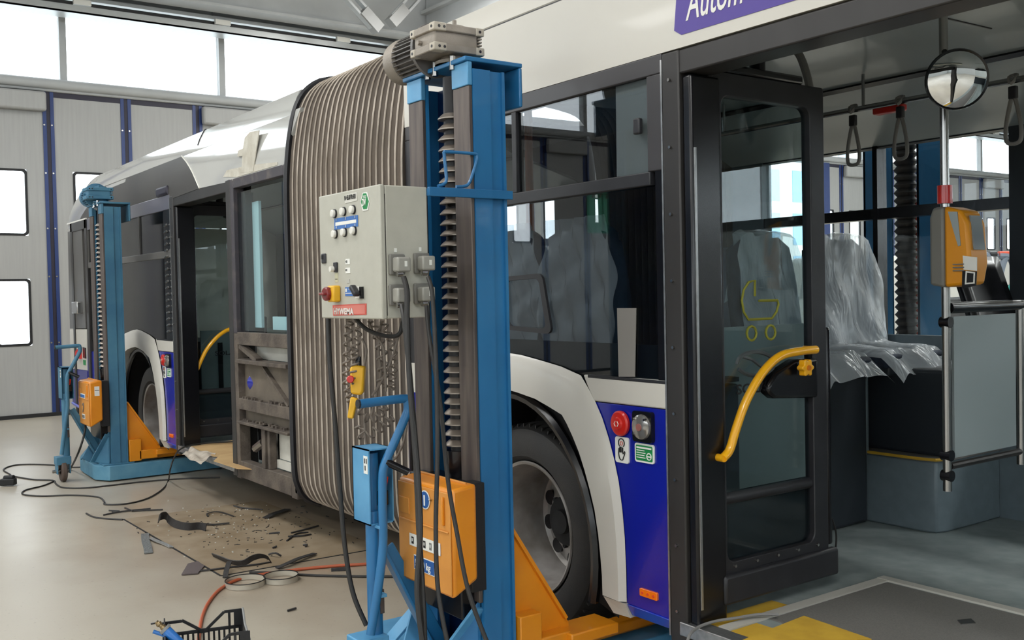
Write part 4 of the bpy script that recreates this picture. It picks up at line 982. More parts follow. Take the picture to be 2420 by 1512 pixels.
# ================================================================== COLUMN LIFTS
def make_lift(ox, oy, label, aged=False):
    """ox, oy: outer right corner of the column"""
    mb_ = oldbl if aged else lblue; ml = oldbl if aged else lbluet
    root = empty('column_lift', (ox-.3, oy+.1, 0), label, 'lift', 'mobile column lifts')
    def X(x): return ox+x
    def Y(y): return oy+y
    def bx(n, m_, x0, x1, y0, y1, z0, z1, bev=.003, p=root, **k): return B(n, m_, p, X(x0), X(x1), Y(y0), Y(y1), z0, z1, bev, **k)
    # column: two flanged channels with worn running faces, joined by a back web
    c = MB()
    c.box(X(-.115), X(0), Y(.012), Y(.026), .14, 2.36); c.box(X(-.022), X(0), Y(.026), Y(.088), .14, 2.36); c.box(X(-.03), X(-.012), Y(.088), Y(.140), .14, 2.36); c.box(X(-.115), X(0), Y(.140), Y(.152), .14, 2.36)
    c.box(X(-.44), X(-.426), Y(.026), Y(.14), .14, 2.36); c.box(X(-.44), X(-.33), Y(.012), Y(.026), .14, 2.36); c.box(X(-.44), X(-.33), Y(.14), Y(.152), .14, 2.36)
    col = c.build('column', mb_, root, 0)
    bx('column_web', lblued, -.426, -.022, .125, .136, .14, 2.36)
    bx('guide_rail', rail_m, -.11, -.005, -.004, .012, .42, 2.30); bx('guide_rail', rail_m, -.437, -.332, -.004, .012, .42, 2.30)
    bx('rail_bracket', ml, -.112, -.003, -.008, .012, 2.30, 2.385); bx('rail_bracket', ml, -.44, -.33, -.008, .012, 2.30, 2.385)
    tp = bx('top_plate', mb_, -.45, .0, -.02, .235, 2.386, 2.402)
    bx('plate_lip', mb_, -.44, -.0, .22, .235, 2.24, 2.386, .006, tp)
    # screw with stacked cones
    sx, sy = X(-.177), Y(.037)
    sc = MB().cyl((sx, sy, .4), (sx, sy, 2.36), .036, n=20).build('lift_screw', dkscrew, root)
    cone = None; z = .98; i = 0
    while z < 2.24:
        if cone is None:
            cone = MB().lathe((sx, sy, z), (0, 0, 1), [(.038, .020), (.046, .014), (.058, .002), (.058, -.002), (.036, -.002)], 20, closed=True).build('screw_thread', screw_m, sc); z_0 = z
        else:
            d = cone.copy(); COL.objects.link(d); d.parent = sc; d.location = (0, 0, z-z_0)
        z += .0395
    MB().cyl((sx, sy, .86), (sx, sy, .96), .05, .06, 20).build('screw_nut', blk, sc)
    # gear unit and motor
    gm, gl2, mm = (oldbl, oldbl, oldbl) if aged else (grey_m, grey_l, motor_m)
    gx0, gx1, gy0, gy1 = -.245, -.075, -.10, .115
    gu = bx('gear_unit', gm, gx0+.012, gx1-.012, gy0+.01, gy1-.02, 2.435, 2.515, .006)
    for z0, z1 in ((2.43, 2.458), (2.502, 2.53)):
        bx('gear_flange', gm, gx0, gx1, gy0, gy1, z0, z1, .004, gu)
        for (a0, a1, b0, b1) in ((gx1-.035, gx1+.002, gy0-.002, gy0+.052), (gx1-.03, gx1+.002, gy1-.035, gy1+.002), (gx0-.002, gx0+.03, gy0-.002, gy0+.03)):
            bx('flange_pad', gl2, a0, a1, b0, b1, z0-.001, z1+.001, .004, gu)
        zc = (z0+z1)/2
        for yy in (gy0+.02, gy0+.042, gy1-.018): MB().cyl((X(gx1+.0015), Y(yy), zc), (X(gx1+.003), Y(yy), zc), .0055, n=10).build('bolt_hole', blk, gu)
        for xx in (gx0+.014, gx1-.016): MB().cyl((X(xx), Y(gy0-.0015), zc), (X(xx), Y(gy0-.003), zc), .0055, n=10).build('bolt_hole', blk, gu)
    for i in range(3): bx('cooling_rib', gm, gx1-.04, gx1-.006, gy1-.02, gy1-.004, 2.466+i*.012, 2.472+i*.012, .001, gu)
    MB().cyl((X(-.16), Y(.03), 2.53), (X(-.16), Y(.03), 2.542), .05, n=28).build('gear_cap', gm, gu)
    MB().cyl((X(-.095), Y(.0), 2.53), (X(-.095), Y(.0), 2.55), .008, n=8).build('filler_plug', gm, gu)
    MB().cyl((X(gx0+.06), Y(gy0+.008), 2.475), (X(gx0+.06), Y(gy0-.006), 2.475), .010, n=6).build('drain_plug', gm, gu)
    MB().lathe((X(-.16), Y(.04), 2.402), (0, 0, 1), [(.075, 0), (.075, .012), (.052, .015), (.05, .03), (.07, .032)], 28).build('gear_neck', gm, gu)
    for a, b in ((-.22, -.01), (-.10, -.01), (-.29, .0)):
        MB().cyl((X(a), Y(b), 2.37), (X(a), Y(b), 2.42), .012, n=6).build('plate_bolt', steel, tp)
    mo = V((X(gx0), Y(.02), 2.478)); ax = V((-1, 0, .0))
    mt = MB().lathe(mo, ax, [(0, .0), (.05, 0), (.05, .012), (.104, .014), (.104, .030), (.074, .034), (.070, .05), (.070, .24), (0, .24)], 40).build('motor', mm, root)
    MB().lathe(mo, ax, [(.072, .20), (.088, .205), (.090, .25), (.086, .28), (.07, .295), (0, .297)], 40).build('fan_cover', grey_m if not aged else oldbl, mt)
    f0 = None
    for i in range(30):
        a = 2*math.pi*i/30; e = V((0, math.cos(a), math.sin(a)))
        MB().bar(mo+ax*.05+e*.079, mo+ax*.215+e*.079, .004, .018, ax.cross(e)).build('cooling_fin', mm, mt)
    # carriage with front cover
    cv = MB()
    zf0, zf1 = .485, .868
    pr_ = [(-.17, zf0), (-.17, zf1), (-.066, zf1+.012), (-.066, zf0+.055)]
    cv.prism([V((X(-.29), Y(a), z)) for a, z in pr_], (.375, 0, 0))
    co = cv.build('carriage_cover', orange, root, .012)
    fr_ = MB()
    fr_.box(X(-.285), X(.078), Y(-.176), Y(-.17), zf0+.012, zf1-.012)
    fo_ = fr_.build('cover_front', orangef, co, .003)
    MB().box(X(-.20), X(-.10), Y(-.182), Y(-.176), .505, .84) if False else None
    bx('cover_rib', orangef, -.27, .07, -.182, -.175, .715, .722, .003, co)
    bx('cover_rib', orange, .035, .045, -.186, -.175, .74, .84, .003, co)
    bx('cover_recess', orangef, -.27, -.20, -.18, -.175, .74, .80, .002, co)
    bx('hinge_strip', orangef, -.27, .06, -.10, -.09, .874, .884, .003, co)
    def quad(x0, x1, z0, z1, m_, n, y=-.1775, t=.0025): return bx(n, m_, x0, x1, y-t, y, z0, z1, 0, co)
    if not aged:
        quad(-.20, .015, .628, .672, paper, 'pictogram_label')
        for i in range(5):
            xx = -.19+i*.042
            quad(xx+.006, xx+.022, .636, .662, inkg if i % 2 else ink, 'pictogram', y=-.180, t=.0008)
            quad(xx+.010, xx+.016, .645, .656, paper, 'pictogram', y=-.1808, t=.0006)
        MB().cyl((X(-.083), Y(-.178), .812), (X(-.083), Y(-.18), .812), .034, n=36).build('number_disc', paper, co)
        nd = MB().cyl((X(-.083), Y(-.180), .812), (X(-.083), Y(-.1815), .812), .030, n=36).build('number_disc', blue_b, co)
        text('1', .05, V((X(-.083), Y(-.1816), .793)), (1, 0, 0), (0, 0, 1), paper, nd, 'number', bold=.002, align='CENTER')
        pl = quad(-.17, -.025, .545, .598, paper, 'load_plate')
        p2_ = quad(-.167, -.028, .548, .595, blue_b, 'load_plate', y=-.180, t=.001)
        text('5500 kg', .036, V((X(-.161), Y(-.1812), .558)), (1, 0, 0), (0, 0, 1), paper, p2_, 'load_lettering', sx=.95, bold=.0008)
        MB().tube([V((X(-.045), Y(-.178), .815)), V((X(-.035), Y(-.19), .822))], .0035, 6).build('key_hook', steel, co)
    else:
        quad(-.20, -.04, .72, .76, paper, 'load_plate'); quad(-.19, -.05, .728, .752, blue_s, 'load_plate', y=-.180)
        quad(-.16, -.06, .545, .585, paper, 'load_plate'); quad(-.15, -.07, .552, .578, inkg, 'load_plate', y=-.180)
        bx('data_label', paper, .085, .087, -.13, -.09, .75, .83, 0, co); bx('data_label', ink, .0872, .088, -.128, -.092, .795, .80, 0, co)
        MB().tube([V((X(-.12), Y(-.182), .66)), V((X(-.10), Y(-.182), .68)), V((X(-.09), Y(-.182), .65)), V((X(-.11), Y(-.182), .62)), V((X(-.12), Y(-.182), .60))], .004, 6, smooth_pts=3).build('faded_mark', inkg, co)
    bx('carriage', blk, -.40, -.04, -.06, .05, .36, .86, .005)
    bx('carriage_plate', black, -.035, .04, -.063, -.002, .48, .87, .003)  # black block stands in for the dark gap beside the orange cover
    # fork: gussets, beam and two arms towards the wheel
    for xx in (-.06, -.40):
        go = MB().prism([V((X(xx), Y(.16), .14)), V((X(xx), Y(.16), .66)), V((X(xx), Y(.19), .64)), V((X(xx), Y(.44), .25)), V((X(xx), Y(.44), .18))], (.016, 0, 0)).build('fork_gusset', orange, root, .002)
    MB().bar(V((X(-.052), Y(.165), .665)), V((X(-.052), Y(.42), .272)), .05, .014, V((1, 0, 0))).build('gusset_cap', orange, go, .002)
    bx('fork_block', orange, -.10, .02, .16, .26, .15, .34, .004)
    bx('fork_beam', orange, -.44, .02, .24, .40, .16, .24, .006)
    bx('fork_beam_edge', orange, -.10, .05, .38, .62, .19, .235, .006)
    for xx in (-.10, -.82): bx('fork_arm', orange, xx, xx+.08, .36, .90 if xx > -.5 else .6, .15, .20, .01)
    bx('fork_bridge', orange, -.82, -.08, .28, .38, .15, .2, .006)
    MB().cyl((X(-.02), Y(.2), .30), (X(-.005), Y(.2), .30), .012, n=10).build('fork_pin', ink, root)
    # base frame
    hb = .137
    b = MB(); b.prism([V((X(x), Y(y), 0.012)) for x, y in ((-.08, -.11), (.06, -.02), (.06, 1.15), (-.06, 1.15), (-.06, .16), (-.72, .16), (-.72, .55), (-.84, .55), (-.84, .02), (-.70, -.09), (-.50, -.10))], (0, 0, hb-.012))
    bo = b.build('base_frame', ml if not aged else agedb, root, .005)
    bx('base_plate', ml, -.48, .02, -.06, .20, hb, hb+.012, .003, bo)
    for yy in (.95, 1.08): MB().cyl((X(-.05), Y(yy), .04), (X(.05), Y(yy), .04), .04, n=16).build('roller', black, bo)
    # braces in a V from the column foot
    for (a, b2) in (((-.02, .02, .42), (-.30, -.10, .15)), ((-.43, .02, .40), (-.62, -.10, .15))):
        pass
    MB().bar(V((X(-.01), Y(.0), .40)), V((X(-.18), Y(-.09), .15)), .07, .012, V((0, 1, 0))).build('foot_brace', ml, root, .002)
    MB().prism([V((X(-.02), Y(-.005), .42)), V((X(-.02), Y(-.005), .15)), V((X(-.20), Y(-.10), .15))], (0, .012, 0)).build('foot_gusset', mb_, root)
    MB().bar(V((X(-.42), Y(.0), .34)), V((X(-.34), Y(-.12), .15)), .07, .012, V((0, 1, 0))).build('foot_brace', ml, root, .002)
    MB().bar(V((X(-.43), Y(.0), .32)), V((X(-.52), Y(-.12), .15)), .07, .012, V((1, 0, 0))).build('foot_brace', ml, root, .002)
    # steering trolley: caster, post, pump housing, tow handle
    tx, ty = -.27, -.325
    ch = .22 if aged else .305
    so = MB().cyl((X(tx), Y(-.292), ch), (X(tx), Y(-.292), .76), .028, n=20).build('steering_post', mb_, root)
    bx('post_slot', rail_m, tx+.018, tx+.030, -.285, -.268, .38, .47, .002, so)
    hd = [(1.163, -.368), (1.168, -.191), (1.160, -.172), (1.13, -.168), (1.10, -.179), (1.003, -.232), (.945, -.265), (.90, -.279), (.776, -.283), (.638, -.285), (.473, -.312), (ch+.02, -.345)]
    hx = -.21
    hp = MB().tube([V((X(hx), Y(y), z)) for z, y in hd], .0165, 12, smooth_pts=4).build('tow_handle', mb_ if aged else lblue, root)
    MB().cyl((X(hx), Y(-.374), 1.163), (X(hx), Y(-.367), 1.163), .0165, n=16).build('handle_cap', dk, hp)
    hx0, hx1, hy0, hy1, hz0, hz1 = -.366, -.236, -.322, -.222, .712, .990
    ph = MB()
    ph.box(X(hx0), X(hx1), Y(hy0), Y(hy0+.005), hz0, hz1); ph.box(X(hx0), X(hx1), Y(hy0), Y(hy1), hz1-.005, hz1)
    ph.box(X(hx0), X(hx0+.005), Y(hy0), Y(hy1), hz0, hz1); ph.box(X(hx0), X(hx1), Y(hy0), Y(hy1), hz0, hz0+.005); ph.box(X(hx0), X(hx1), Y(hy1-.005), Y(hy1), hz0, hz1)
    pho = ph.build('pump_housing', ml, root)
    MB().cyl((X(-.29), Y(-.285), hz0+.01), (X(-.29), Y(-.285), hz1-.02), .028, n=20).build('pump_cylinder', mb_, pho)
    bx('pump_block', blk, -.30, -.25, -.275, -.235, .775, .83, .003, pho)
    MB().cyl((X(-.245), Y(-.262), .835), (X(-.24), Y(-.252), .885), .014, .012, 12).build('release_lever', redp, pho, label='red release lever')
    bx('housing_label', paper, -.272, -.242, hy0-.002, hy0, .90, .965, 0, pho)
    for (a, c2) in ((-.266, .938), (-.252, .938), (-.262, .912)): bx('label_mark', ink, a, a+.006, hy0-.003, hy0-.001, c2, c2+.018, 0, pho)
    for z in (.70, .45): bx('post_link', ml, -.275, -.205, -.30, -.275, z, z+.012, .002)
    lv = MB().cyl((X(-.205), Y(-.268), .945), (X(-.18), Y(-.19), .90), .014, n=12).build('pump_lever', blk, root, .002, label='black grip of the pump lever')
    MB().bar(V((X(tx+.01), Y(-.27), .63)), V((X(tx+.01), Y(-.02), .13)), .05, .012, V((1, 0, 0))).build('draw_beam', mb_, root, .003)
    MB().bar(V((X(tx+.01), Y(-.24), .62)), V((X(tx+.01), Y(.03), .13)), .05, .012, V((0, 1, 0))).build('draw_beam', mb_, root, .003)
    ck = MB(); ck.box(X(tx-.055), X(tx+.055), Y(ty-.06), Y(ty+.06), ch-.07, ch); ck.box(X(tx-.05), X(tx+.05), Y(ty-.055), Y(ty-.045), .07, ch-.06); ck.box(X(tx-.05), X(tx+.05), Y(ty+.045), Y(ty+.055), .07, ch-.06)
    cko = ck.build('caster_fork', ml, root, .006)
    MB().lathe((X(tx), Y(ty), .093), (0, 1, 0), [(.03, -.024), (.085, -.022), (.093, -.014), (.093, .014), (.085, .022), (.03, .024)], 32, closed=True).build('caster_wheel', M('caster_rubber', (88, 74, 66), .7) if 'caster_rubber' not in MATS else MATS['caster_rubber'], cko)
    MB().cyl((X(tx), Y(ty-.085), .093), (X(tx), Y(ty+.065), .093), .014, n=12).build('caster_axle', steel, cko)
    return root
lift1 = make_lift(-3.034, 2.02, 'blue column lift with grey motor and orange box numbered 1, nearest the camera')
lift2 = make_lift(-9.05, 2.22, 'aged blue column lift with blue motor and orange box by the rear wheel', aged=True)
# bracket bar and cradle on the near lift, carrying the control box
bar = MB().box(-3.034, -3.02, 1.83, 2.19, 1.893, 1.925)
bo = bar.build('box_bracket', lblue, lift1, .002)
MB().box(-3.4, -3.034, 1.83, 1.845, 1.895, 1.92).build('bracket_lug', lblue, bo, .002)
hpts = [AX(a, b, -3.03) for a, b in ((1035, 440), (1050, 434), (1055, 420), (1050, 365), (1056, 359), (1118, 363), (1127, 368), (1125, 385), (1110, 430), (1098, 440), (1078, 441))]
MB().tube(hpts, .006, 8, smooth_pts=3).build('cable_hook', lblue, bo)

# ================================================================== CONTROL BOX
CBX0, CBX1, CBY0, CBY1, CBZ0, CBZ1 = -3.512, -3.036, 1.642, 1.83, 1.470, 1.925
cb = empty('control_box', ((CBX0+CBX1)/2, (CBY0+CBY1)/2, CBZ0), 'light grey electrical control box hung on the near lift', 'control box')
B('box_body', cab_m, cb, CBX0, CBX1, CBY0+.022, CBY1, CBZ0, CBZ1, .004)
B('box_door', cab_m, cb, CBX0-.002, CBX1+.002, CBY0, CBY0+.02, CBZ0-.002, CBZ1+.002, .005)
B('box_gasket', ink, cb, CBX0+.01, CBX1-.002, CBY0+.018, CBY0+.024, CBZ0+.01, CBZ1-.03)
def cp(px, py): return AY(px, py, CBY0)
yb_ = CBY0
def cbox(n, px_a, px_b, m_, t=.002, dy=0, bev=0, p=cb, **k):
    a, b = cp(*px_a), cp(*px_b)
    return B(n, m_, p, min(a.x, b.x), max(a.x, b.x), yb_-t-dy, yb_-dy+.0002, min(a.z, b.z), max(a.z, b.z), bev, **k)
def zc(x, y, o=(745, 430), s=.0992): return (o[0]+x*s, o[1]+y*s)
for (x, y) in ((475, 755), (695, 705), (920, 660), (495, 1240), (715, 1200), (940, 1160)):
    p = cp(*zc(x, y)); k_ = MB().cyl(p, p+V((0, -.016, 0)), .014, n=24).build('push_button', whitep, cb, .003)
    MB().cyl(p+V((0, .001, 0)), p+V((0, -.006, 0)), .0165, n=24).build('button_collar', dk, k_)
bp_ = cbox('button_plate', zc(465, 875), zc(1022, 1070), blue_s)
def plane_poly(n, pts, m_, dy, p): return MB().prism([cp(*q)+V((0, -dy, 0)) for q in pts], (0, .001, 0)).build(n, m_, p)
bpy.data.objects.remove(bp_)
bp_ = plane_poly('button_plate', [zc(465, 875), zc(1022, 785), zc(1027, 1055), zc(467, 1138)], blue_s, .002, cb)
plane_poly('plate_strip', [zc(497, 965), zc(990, 890), zc(990, 970), zc(497, 1048)], paper, .003, bp_)
for i, (x, y) in enumerate(((520, 930), (742, 895), (962, 860), (525, 1110), (748, 1078), (970, 1045))):
    text(str((1, 2, 3, 4, 5, 6)[i]), .012, cp(*zc(x-10, y))+V((0, -.0035, 0)), (1, 0, 0), (0, 0, 1), paper, bp_, 'plate_digit')
nl = plane_poly('number_label', [zc(708, 312), zc(995, 235), zc(1005, 440), zc(715, 510)], M('label_grey', (205, 203, 194), .6), .0015, cb)
text('N 45.0770.431', .024, cp(*zc(712, 440))+V((0, -.003, 0)), (1, 0, 0), (0, 0, 1), ink, nl, 'number_lettering', sx=.62)
hx = [(1190, 240), (1250, 240), (1300, 460), (1262, 672), (1140, 690), (1085, 480), (1130, 262)]
hxo = plane_poly('test_badge', [zc(*q) for q in hx], paper, .0015, cb)
hx2 = [(1150, 275), (1225, 268), (1285, 460), (1240, 640), (1160, 648), (1100, 478)]
hi_ = plane_poly('test_badge_field', [zc(*q) for q in hx2], green_s, .0025, hxo)
text('DV', .034, cp(*zc(1140, 570))+V((0, -.004, 0)), (1, 0, 0), (0, 0, 1), paper, hi_, 'badge_lettering', sx=.62, bold=.0006)
for y in (330, 352, 374): plane_poly('badge_line', [zc(1150, y), zc(1228, y-10), zc(1228, y), zc(1150, y+10)], paper, .003, hi_)
O2_ = (750, 590); s2 = .11244
def z2(x, y): return zc(x, y, O2_, s2)
lk = cbox('lock', z2(105, 85), z2(195, 285), dk, .006, 0, .004); cbox('lock_core', z2(115, 120), z2(150, 200), ink, .008, 0, 0, lk)
ks = cbox('key_switch', z2(365, 265), z2(438, 470), dk, .008, 0, .003)
p = cp(*z2(378, 405)); MB().cyl(p+V((0, -.008, 0)), p+V((0, -.022, 0)), .010, n=16).build('switch_cap', whitep, ks)
cbox('small_label', z2(375, 490), z2(440, 680), M('faded_label', (190, 188, 160), .6)); cbox('label_mark', z2(385, 610), z2(430, 625), inkg, .003)
c1 = cbox('ce_label', z2(600, 195), z2(690, 300), paper); text('CE', .012, cp(*z2(612, 275))+V((0, -.003, 0)), (1, 0, 0), (0, 0, 1), ink, c1, 'label_lettering', sx=.8)
c2_ = cbox('uvt_label', z2(600, 380), z2(695, 490), paper); text('UVT', .010, cp(*z2(606, 450))+V((0, -.003, 0)), (1, 0, 0), (0, 0, 1), inkg, c2_, 'label_lettering', sx=.7)
cbox('small_label', z2(625, 620), z2(685, 700), M('label_pale', (176, 174, 166), .6)); 
ms = cbox('main_switch', z2(350, 755), z2(500, 1095), yelm, .030, 0, .006, label='yellow main switch with a dark red rotary knob')
p = cp(*z2(395, 925))+V((-.004, -.030, 0)); kn = MB().lathe(p, (0, -1, 0), [(.026, 0), (.026, .012), (.022, .016), (0, .016)], 32).build('rotary_knob', redd, ms)
MB().obox(p+V((0, -.022, 0)), V((1, 0, 0)), V((0, 1, 0)), V((0, 0, 1)), .019, .008, .005).build('knob_grip', redd, kn, .003)
cbox('lock_slot', z2(395, 800), z2(435, 830), ink, .031, 0, 0, ms)
bl = cbox('info_label', z2(590, 790), z2(755, 970), blue_s); cbox('info_mark', z2(605, 815), z2(632, 885), paper, .003, 0, 0, bl); cbox('info_mark', z2(660, 820), z2(715, 830), paper, .003, 0, 0, bl); cbox('info_mark', z2(605, 910), z2(740, 920), paper, .003, 0, 0, bl)
sl = cbox('selector_plate', z2(850, 775), z2(975, 1025), whitep, .012, 0, .003); cbox('selector_side', z2(945, 775), z2(980, 1025), blk, .0125, 0, 0, sl)
p = cp(*z2(915, 870))+V((.006, -.012, 0))
MB().obox(p+V((-.004, -.014, .002)), V((.75, 0, -.66)), V((0, 1, 0)), V((.66, 0, .75)), .024, .012, .009).build('selector_knob', dk, sl, .005)
hw = plane_poly('maker_badge', [z2(328, 1165), z2(1038, 1130), z2(1038, 1365), z2(338, 1388)], redi, .0015, cb)
hw2 = plane_poly('maker_badge_field', [z2(358, 1185), z2(1010, 1152), z2(1010, 1345), z2(365, 1366)], M('badge_rose', (206, 120, 108), .6), .0022, hw)
text('HYWEMA', .030, cp(*z2(362, 1350))+V((0, -.0035, 0)), (1, 0, 0), (0, 0, 1), M('badge_white', (216, 208, 202), .6), hw2, 'badge_lettering', sx=1.22, bold=.0012)
# rag on top and plug sockets on the right side
MB().grid(lambda u, v: V((-3.44+.14*u, 1.70+.10*v, 1.928+.014*math.sin(u*3.1)*math.sin(v*3.1))), 8, 6).build('rag', dk, None, label='dark rag lying on top of the grey control box', cat='rag')
def csx(px, py): return AX(px, py, CBX1+.002)
sock = []
for (px, py, on) in ((942, 625, 1), (1000, 622, 1), (942, 697, 0), (1000, 694, 0)):
    p = csx(px-6, py)
    so = MB(); so.prism([V((p.x, p.y+u, p.z+v)) for u, v in rrect(-.030, .030, -.036, .036, .006)], (.012, 0, 0))
    sk = so.build('socket', sock_m, cb, .003)
    B('socket_lid', sock_l, sk, p.x+.012, p.x+.052, p.y-.022, p.y+.03, p.z-.026, p.z+.024, .006)
    B('lid_label', paper, sk, p.x+.052, p.x+.053, p.y+.004, p.y+.014, p.z-.008, p.z+.010)
    MB().cyl((p.x+.04, p.y-.02, p.z-.034), (p.x+.04, p.y+.0, p.z-.034), .010, n=12).build('lid_screw', steel, sk)
    if on: B('socket_tag', paper, cb, p.x-.001, p.x+.001, p.y-.006, p.y+.004, p.z+.042, p.z+.056)
    sock.append(p)
# ---- cables
def cab(name, pts, r, mat, label, cat='cable', sm=6, n=8, group=None):
    return MB().tube(pts, r, n, smooth_pts=sm).build(name, mat, None, label=label, cat=cat, group=group)
D0_ = (sock[0]-CAM).dot(FW)-.06
cab('power_cable', [AD(a, b, D0_+dd) for a, b, dd in ((954, 655, 0), (962, 690, -.02), (962, 760, -.04), (968, 900, -.08), (982, 1080, -.12), (990, 1250, -.16), (1000, 1420, -.2), (1004, 1540, -.22))], .0095, cable, 'thick black cable from the upper left socket past the orange box', n=10)
cab('power_cable', [AD(a, b, D0_+dd) for a, b, dd in ((950, 722, .01), (956, 760, -.03), (966, 860, -.06), (978, 1000, -.10), (989, 1140, -.14), (993, 1260, -.175), (986, 1400, -.21), (1002, 1540, -.24))], .0095, cable, 'black cable from the lower left socket twisting beside the first', n=10)
cab('power_cable', [AD(a, b, D0_+dd) for a, b, dd in ((1012, 655, .0), (1022, 700, -.03), (1030, 850, -.08), (1034, 1050, -.12), (1030, 1250, -.16), (1036, 1400, -.2), (1062, 1540, -.24))], .0078, cable, 'black cable from the upper right socket falling across the middle of the orange box', n=10)
cab('power_cable', [AD(a, b, D0_+dd) for a, b, dd in ((1008, 722, .0), (1014, 790, -.02), (1040, 950, -.06), (1058, 1130, -.10), (1080, 1260, -.14), (1108, 1400, -.18), (1160, 1540, -.22))], .0075, cable, 'black cable from the lower right socket slanting over the right edge of the orange box', n=10)
cab('supply_cable', [AD(a, b, dd) for a, b, dd in ((776, 750, 3.86), (779, 850, 3.84), (792, 1000, 3.82), (803, 1150, 3.80), (815, 1290, 3.78), (834, 1400, 3.76), (866, 1478, 3.74))], .0095, cable, 'thick black cable hanging from the left end of the control box to the trolley', n=10)
cab('loop_cable', [AD(a, b, 3.78) for a, b in ((838, 750), (862, 775), (895, 790), (930, 795), (946, 785), (952, 760))], .008, cable, 'short black cable looping under the control box')
def coil(path, rc, turns, r, label, mat=cableg):
    ps = spline([V(p) for p in path], 8); n = turns*12; out = []
    for i in range(n+1):
        t = i/n*(len(ps)-1); k_ = min(int(t), len(ps)-2); p = ps[k_].lerp(ps[k_+1], t-k_); d = (ps[k_+1]-ps[k_]).normalized(); x = d.cross(V((.3, .9, .1))).normalized(); y = d.cross(x)
        a = 2*math.pi*i/12; out.append(p+x*rc*math.cos(a)+y*rc*math.sin(a))
    return MB().tube(out, r, 6).build('coiled_cable', mat, None, label=label, cat='cable')
dc = 3.82
coil([AD(a, b, dc) for a, b in ((828, 755), (822, 790), (820, 840), (818, 890), (824, 930), (830, 950))], .014, 11, .0042, 'grey coiled cable at the far left under the control box')
coil([AD(a, b, dc-.02) for a, b in ((848, 755), (846, 790), (838, 825), (840, 850), (836, 880), (830, 905))], .013, 9, .0042, 'grey coiled cable running to the yellow pendant')
coil([AD(a, b, dc+.04) for a, b in ((905, 760), (922, 800), (932, 850), (928, 890), (925, 920))], .012, 9, .004, 'grey coiled cable below the right part of the control box')
coil([AD(a, b, dc+.05) for a, b in ((845, 950), (862, 985), (890, 985), (910, 960))], .016, 6, .004, 'slack coiled cable sagging beneath the tow handle grip')
coil([AD(a, b, dc+.06) for a, b in ((850, 1005), (858, 1030), (885, 1020), (910, 1000), (925, 985))], .018, 6, .004, 'lowest slack coil in front of the bellows')
coil([AD(a, b, dc+.05) for a, b in ((880, 760), (895, 800), (903, 840), (905, 880), (903, 915))], .02, 6, .0042, 'thick grey coil in the middle of the hanging bundle')
for i, (pts, lb) in enumerate((
    (((870, 758), (885, 790), (905, 820), (910, 870), (912, 925)), 'grey hose-like cable in the middle of the hanging bundle'),
    (((950, 755), (940, 800), (925, 850), (902, 900), (880, 935)), 'grey cable slanting down left behind the tow handle'),
    (((900, 760), (895, 830), (900, 880), (890, 930), (875, 990)), 'thin grey cable dropping through the bundle'),
    (((862, 930), (862, 990), (864, 1040), (872, 1060)), 'straight grey cable hanging below the yellow pendant'),
    (((855, 800), (866, 825), (862, 860), (852, 890)), 'curved grey cable beside the yellow pendant'),
    (((962, 1000), (955, 1040), (940, 1075), (925, 1090)), 'grey cable curving behind the tow handle near the pump housing'),
)):
    cab('hanging_cable', [AD(a, b, dc+.02+.012*i) for a, b in pts], .0048, cableg, lb)
# yellow pendant controller
pc = empty('pendant_control', AD(842, 990, dc-.03), 'yellow pendant control with red button hanging under the control box', 'pendant')
pq = [AD(a, b, dc-.03) for a, b in ((826, 868), (838, 862), (862, 866), (858, 925), (852, 935), (828, 930))]
MB().prism(pq, tuple(FW*.05)).build('pendant_body', yelm, pc, .008)
MB().prism([AD(a, b, dc-.04) for a, b in ((828, 938), (845, 942), (834, 990), (820, 988))], tuple(FW*.03)).build('pendant_tail', yelm, pc, .005)
MB().cyl(AD(828, 896, dc-.035), AD(828, 896, dc-.065), .014, n=20).build('stop_button', redp, pc, .003)
MB().cyl(AD(846, 866, dc-.01), AD(848, 842, dc-.01), .014, .008, 12).build('cable_gland', blk, pc)
# ================================================================== lift 3 behind the bus
l3 = empty('column_lift', (-3.7, 5.9, 0), 'blue column lift with black folded screw boot beyond the bus windows', 'lift', 'mobile column lifts')
for a, b in ((2040, 2107), (2166, 2236)):
    x0, x1 = AY(a, 480, 5.7).x, AY(b, 480, 5.7).x
    c = MB().box(x0, x1, 5.70, 5.72, .14, 2.62); c.box(x0, x0+.02, 5.70, 5.86, .14, 2.62); c.build('column', lblue, l3, .003)
x0, x1 = AY(2112, 480, 5.74).x, AY(2162, 480, 5.74).x; xm = (x0+x1)/2; rr = (x1-x0)/2
pf_ = []; z = 1.0; i = 0
while z < 2.5: pf_.append((rr if i % 2 else rr*.72, z)); z += .024; i += 1
MB().lathe((xm, 5.76, 0), (0, 0, 1), pf_, 24).build('screw_boot', black, l3)
B('carriage_cover', orred, l3, xm+.02, AY(2169, 480, 5.8).x, 5.78, 5.88, 1.2, 2.12, .01)
B('top_plate', lblued, l3, -3.99, -3.4, 5.68, 5.9, 2.62, 2.65); B('base_frame', lblued, l3, -4.2, -3.2, 5.2, 5.95, 0.01, .137, .01)
MB().lathe((-3.75, 5.8, 2.72), (1, 0, 0), [(0, -.2), (.09, -.19), (.09, .05), (.12, .06), (.12, .09), (0, .1)], 24).build('motor', motor_m, l3)
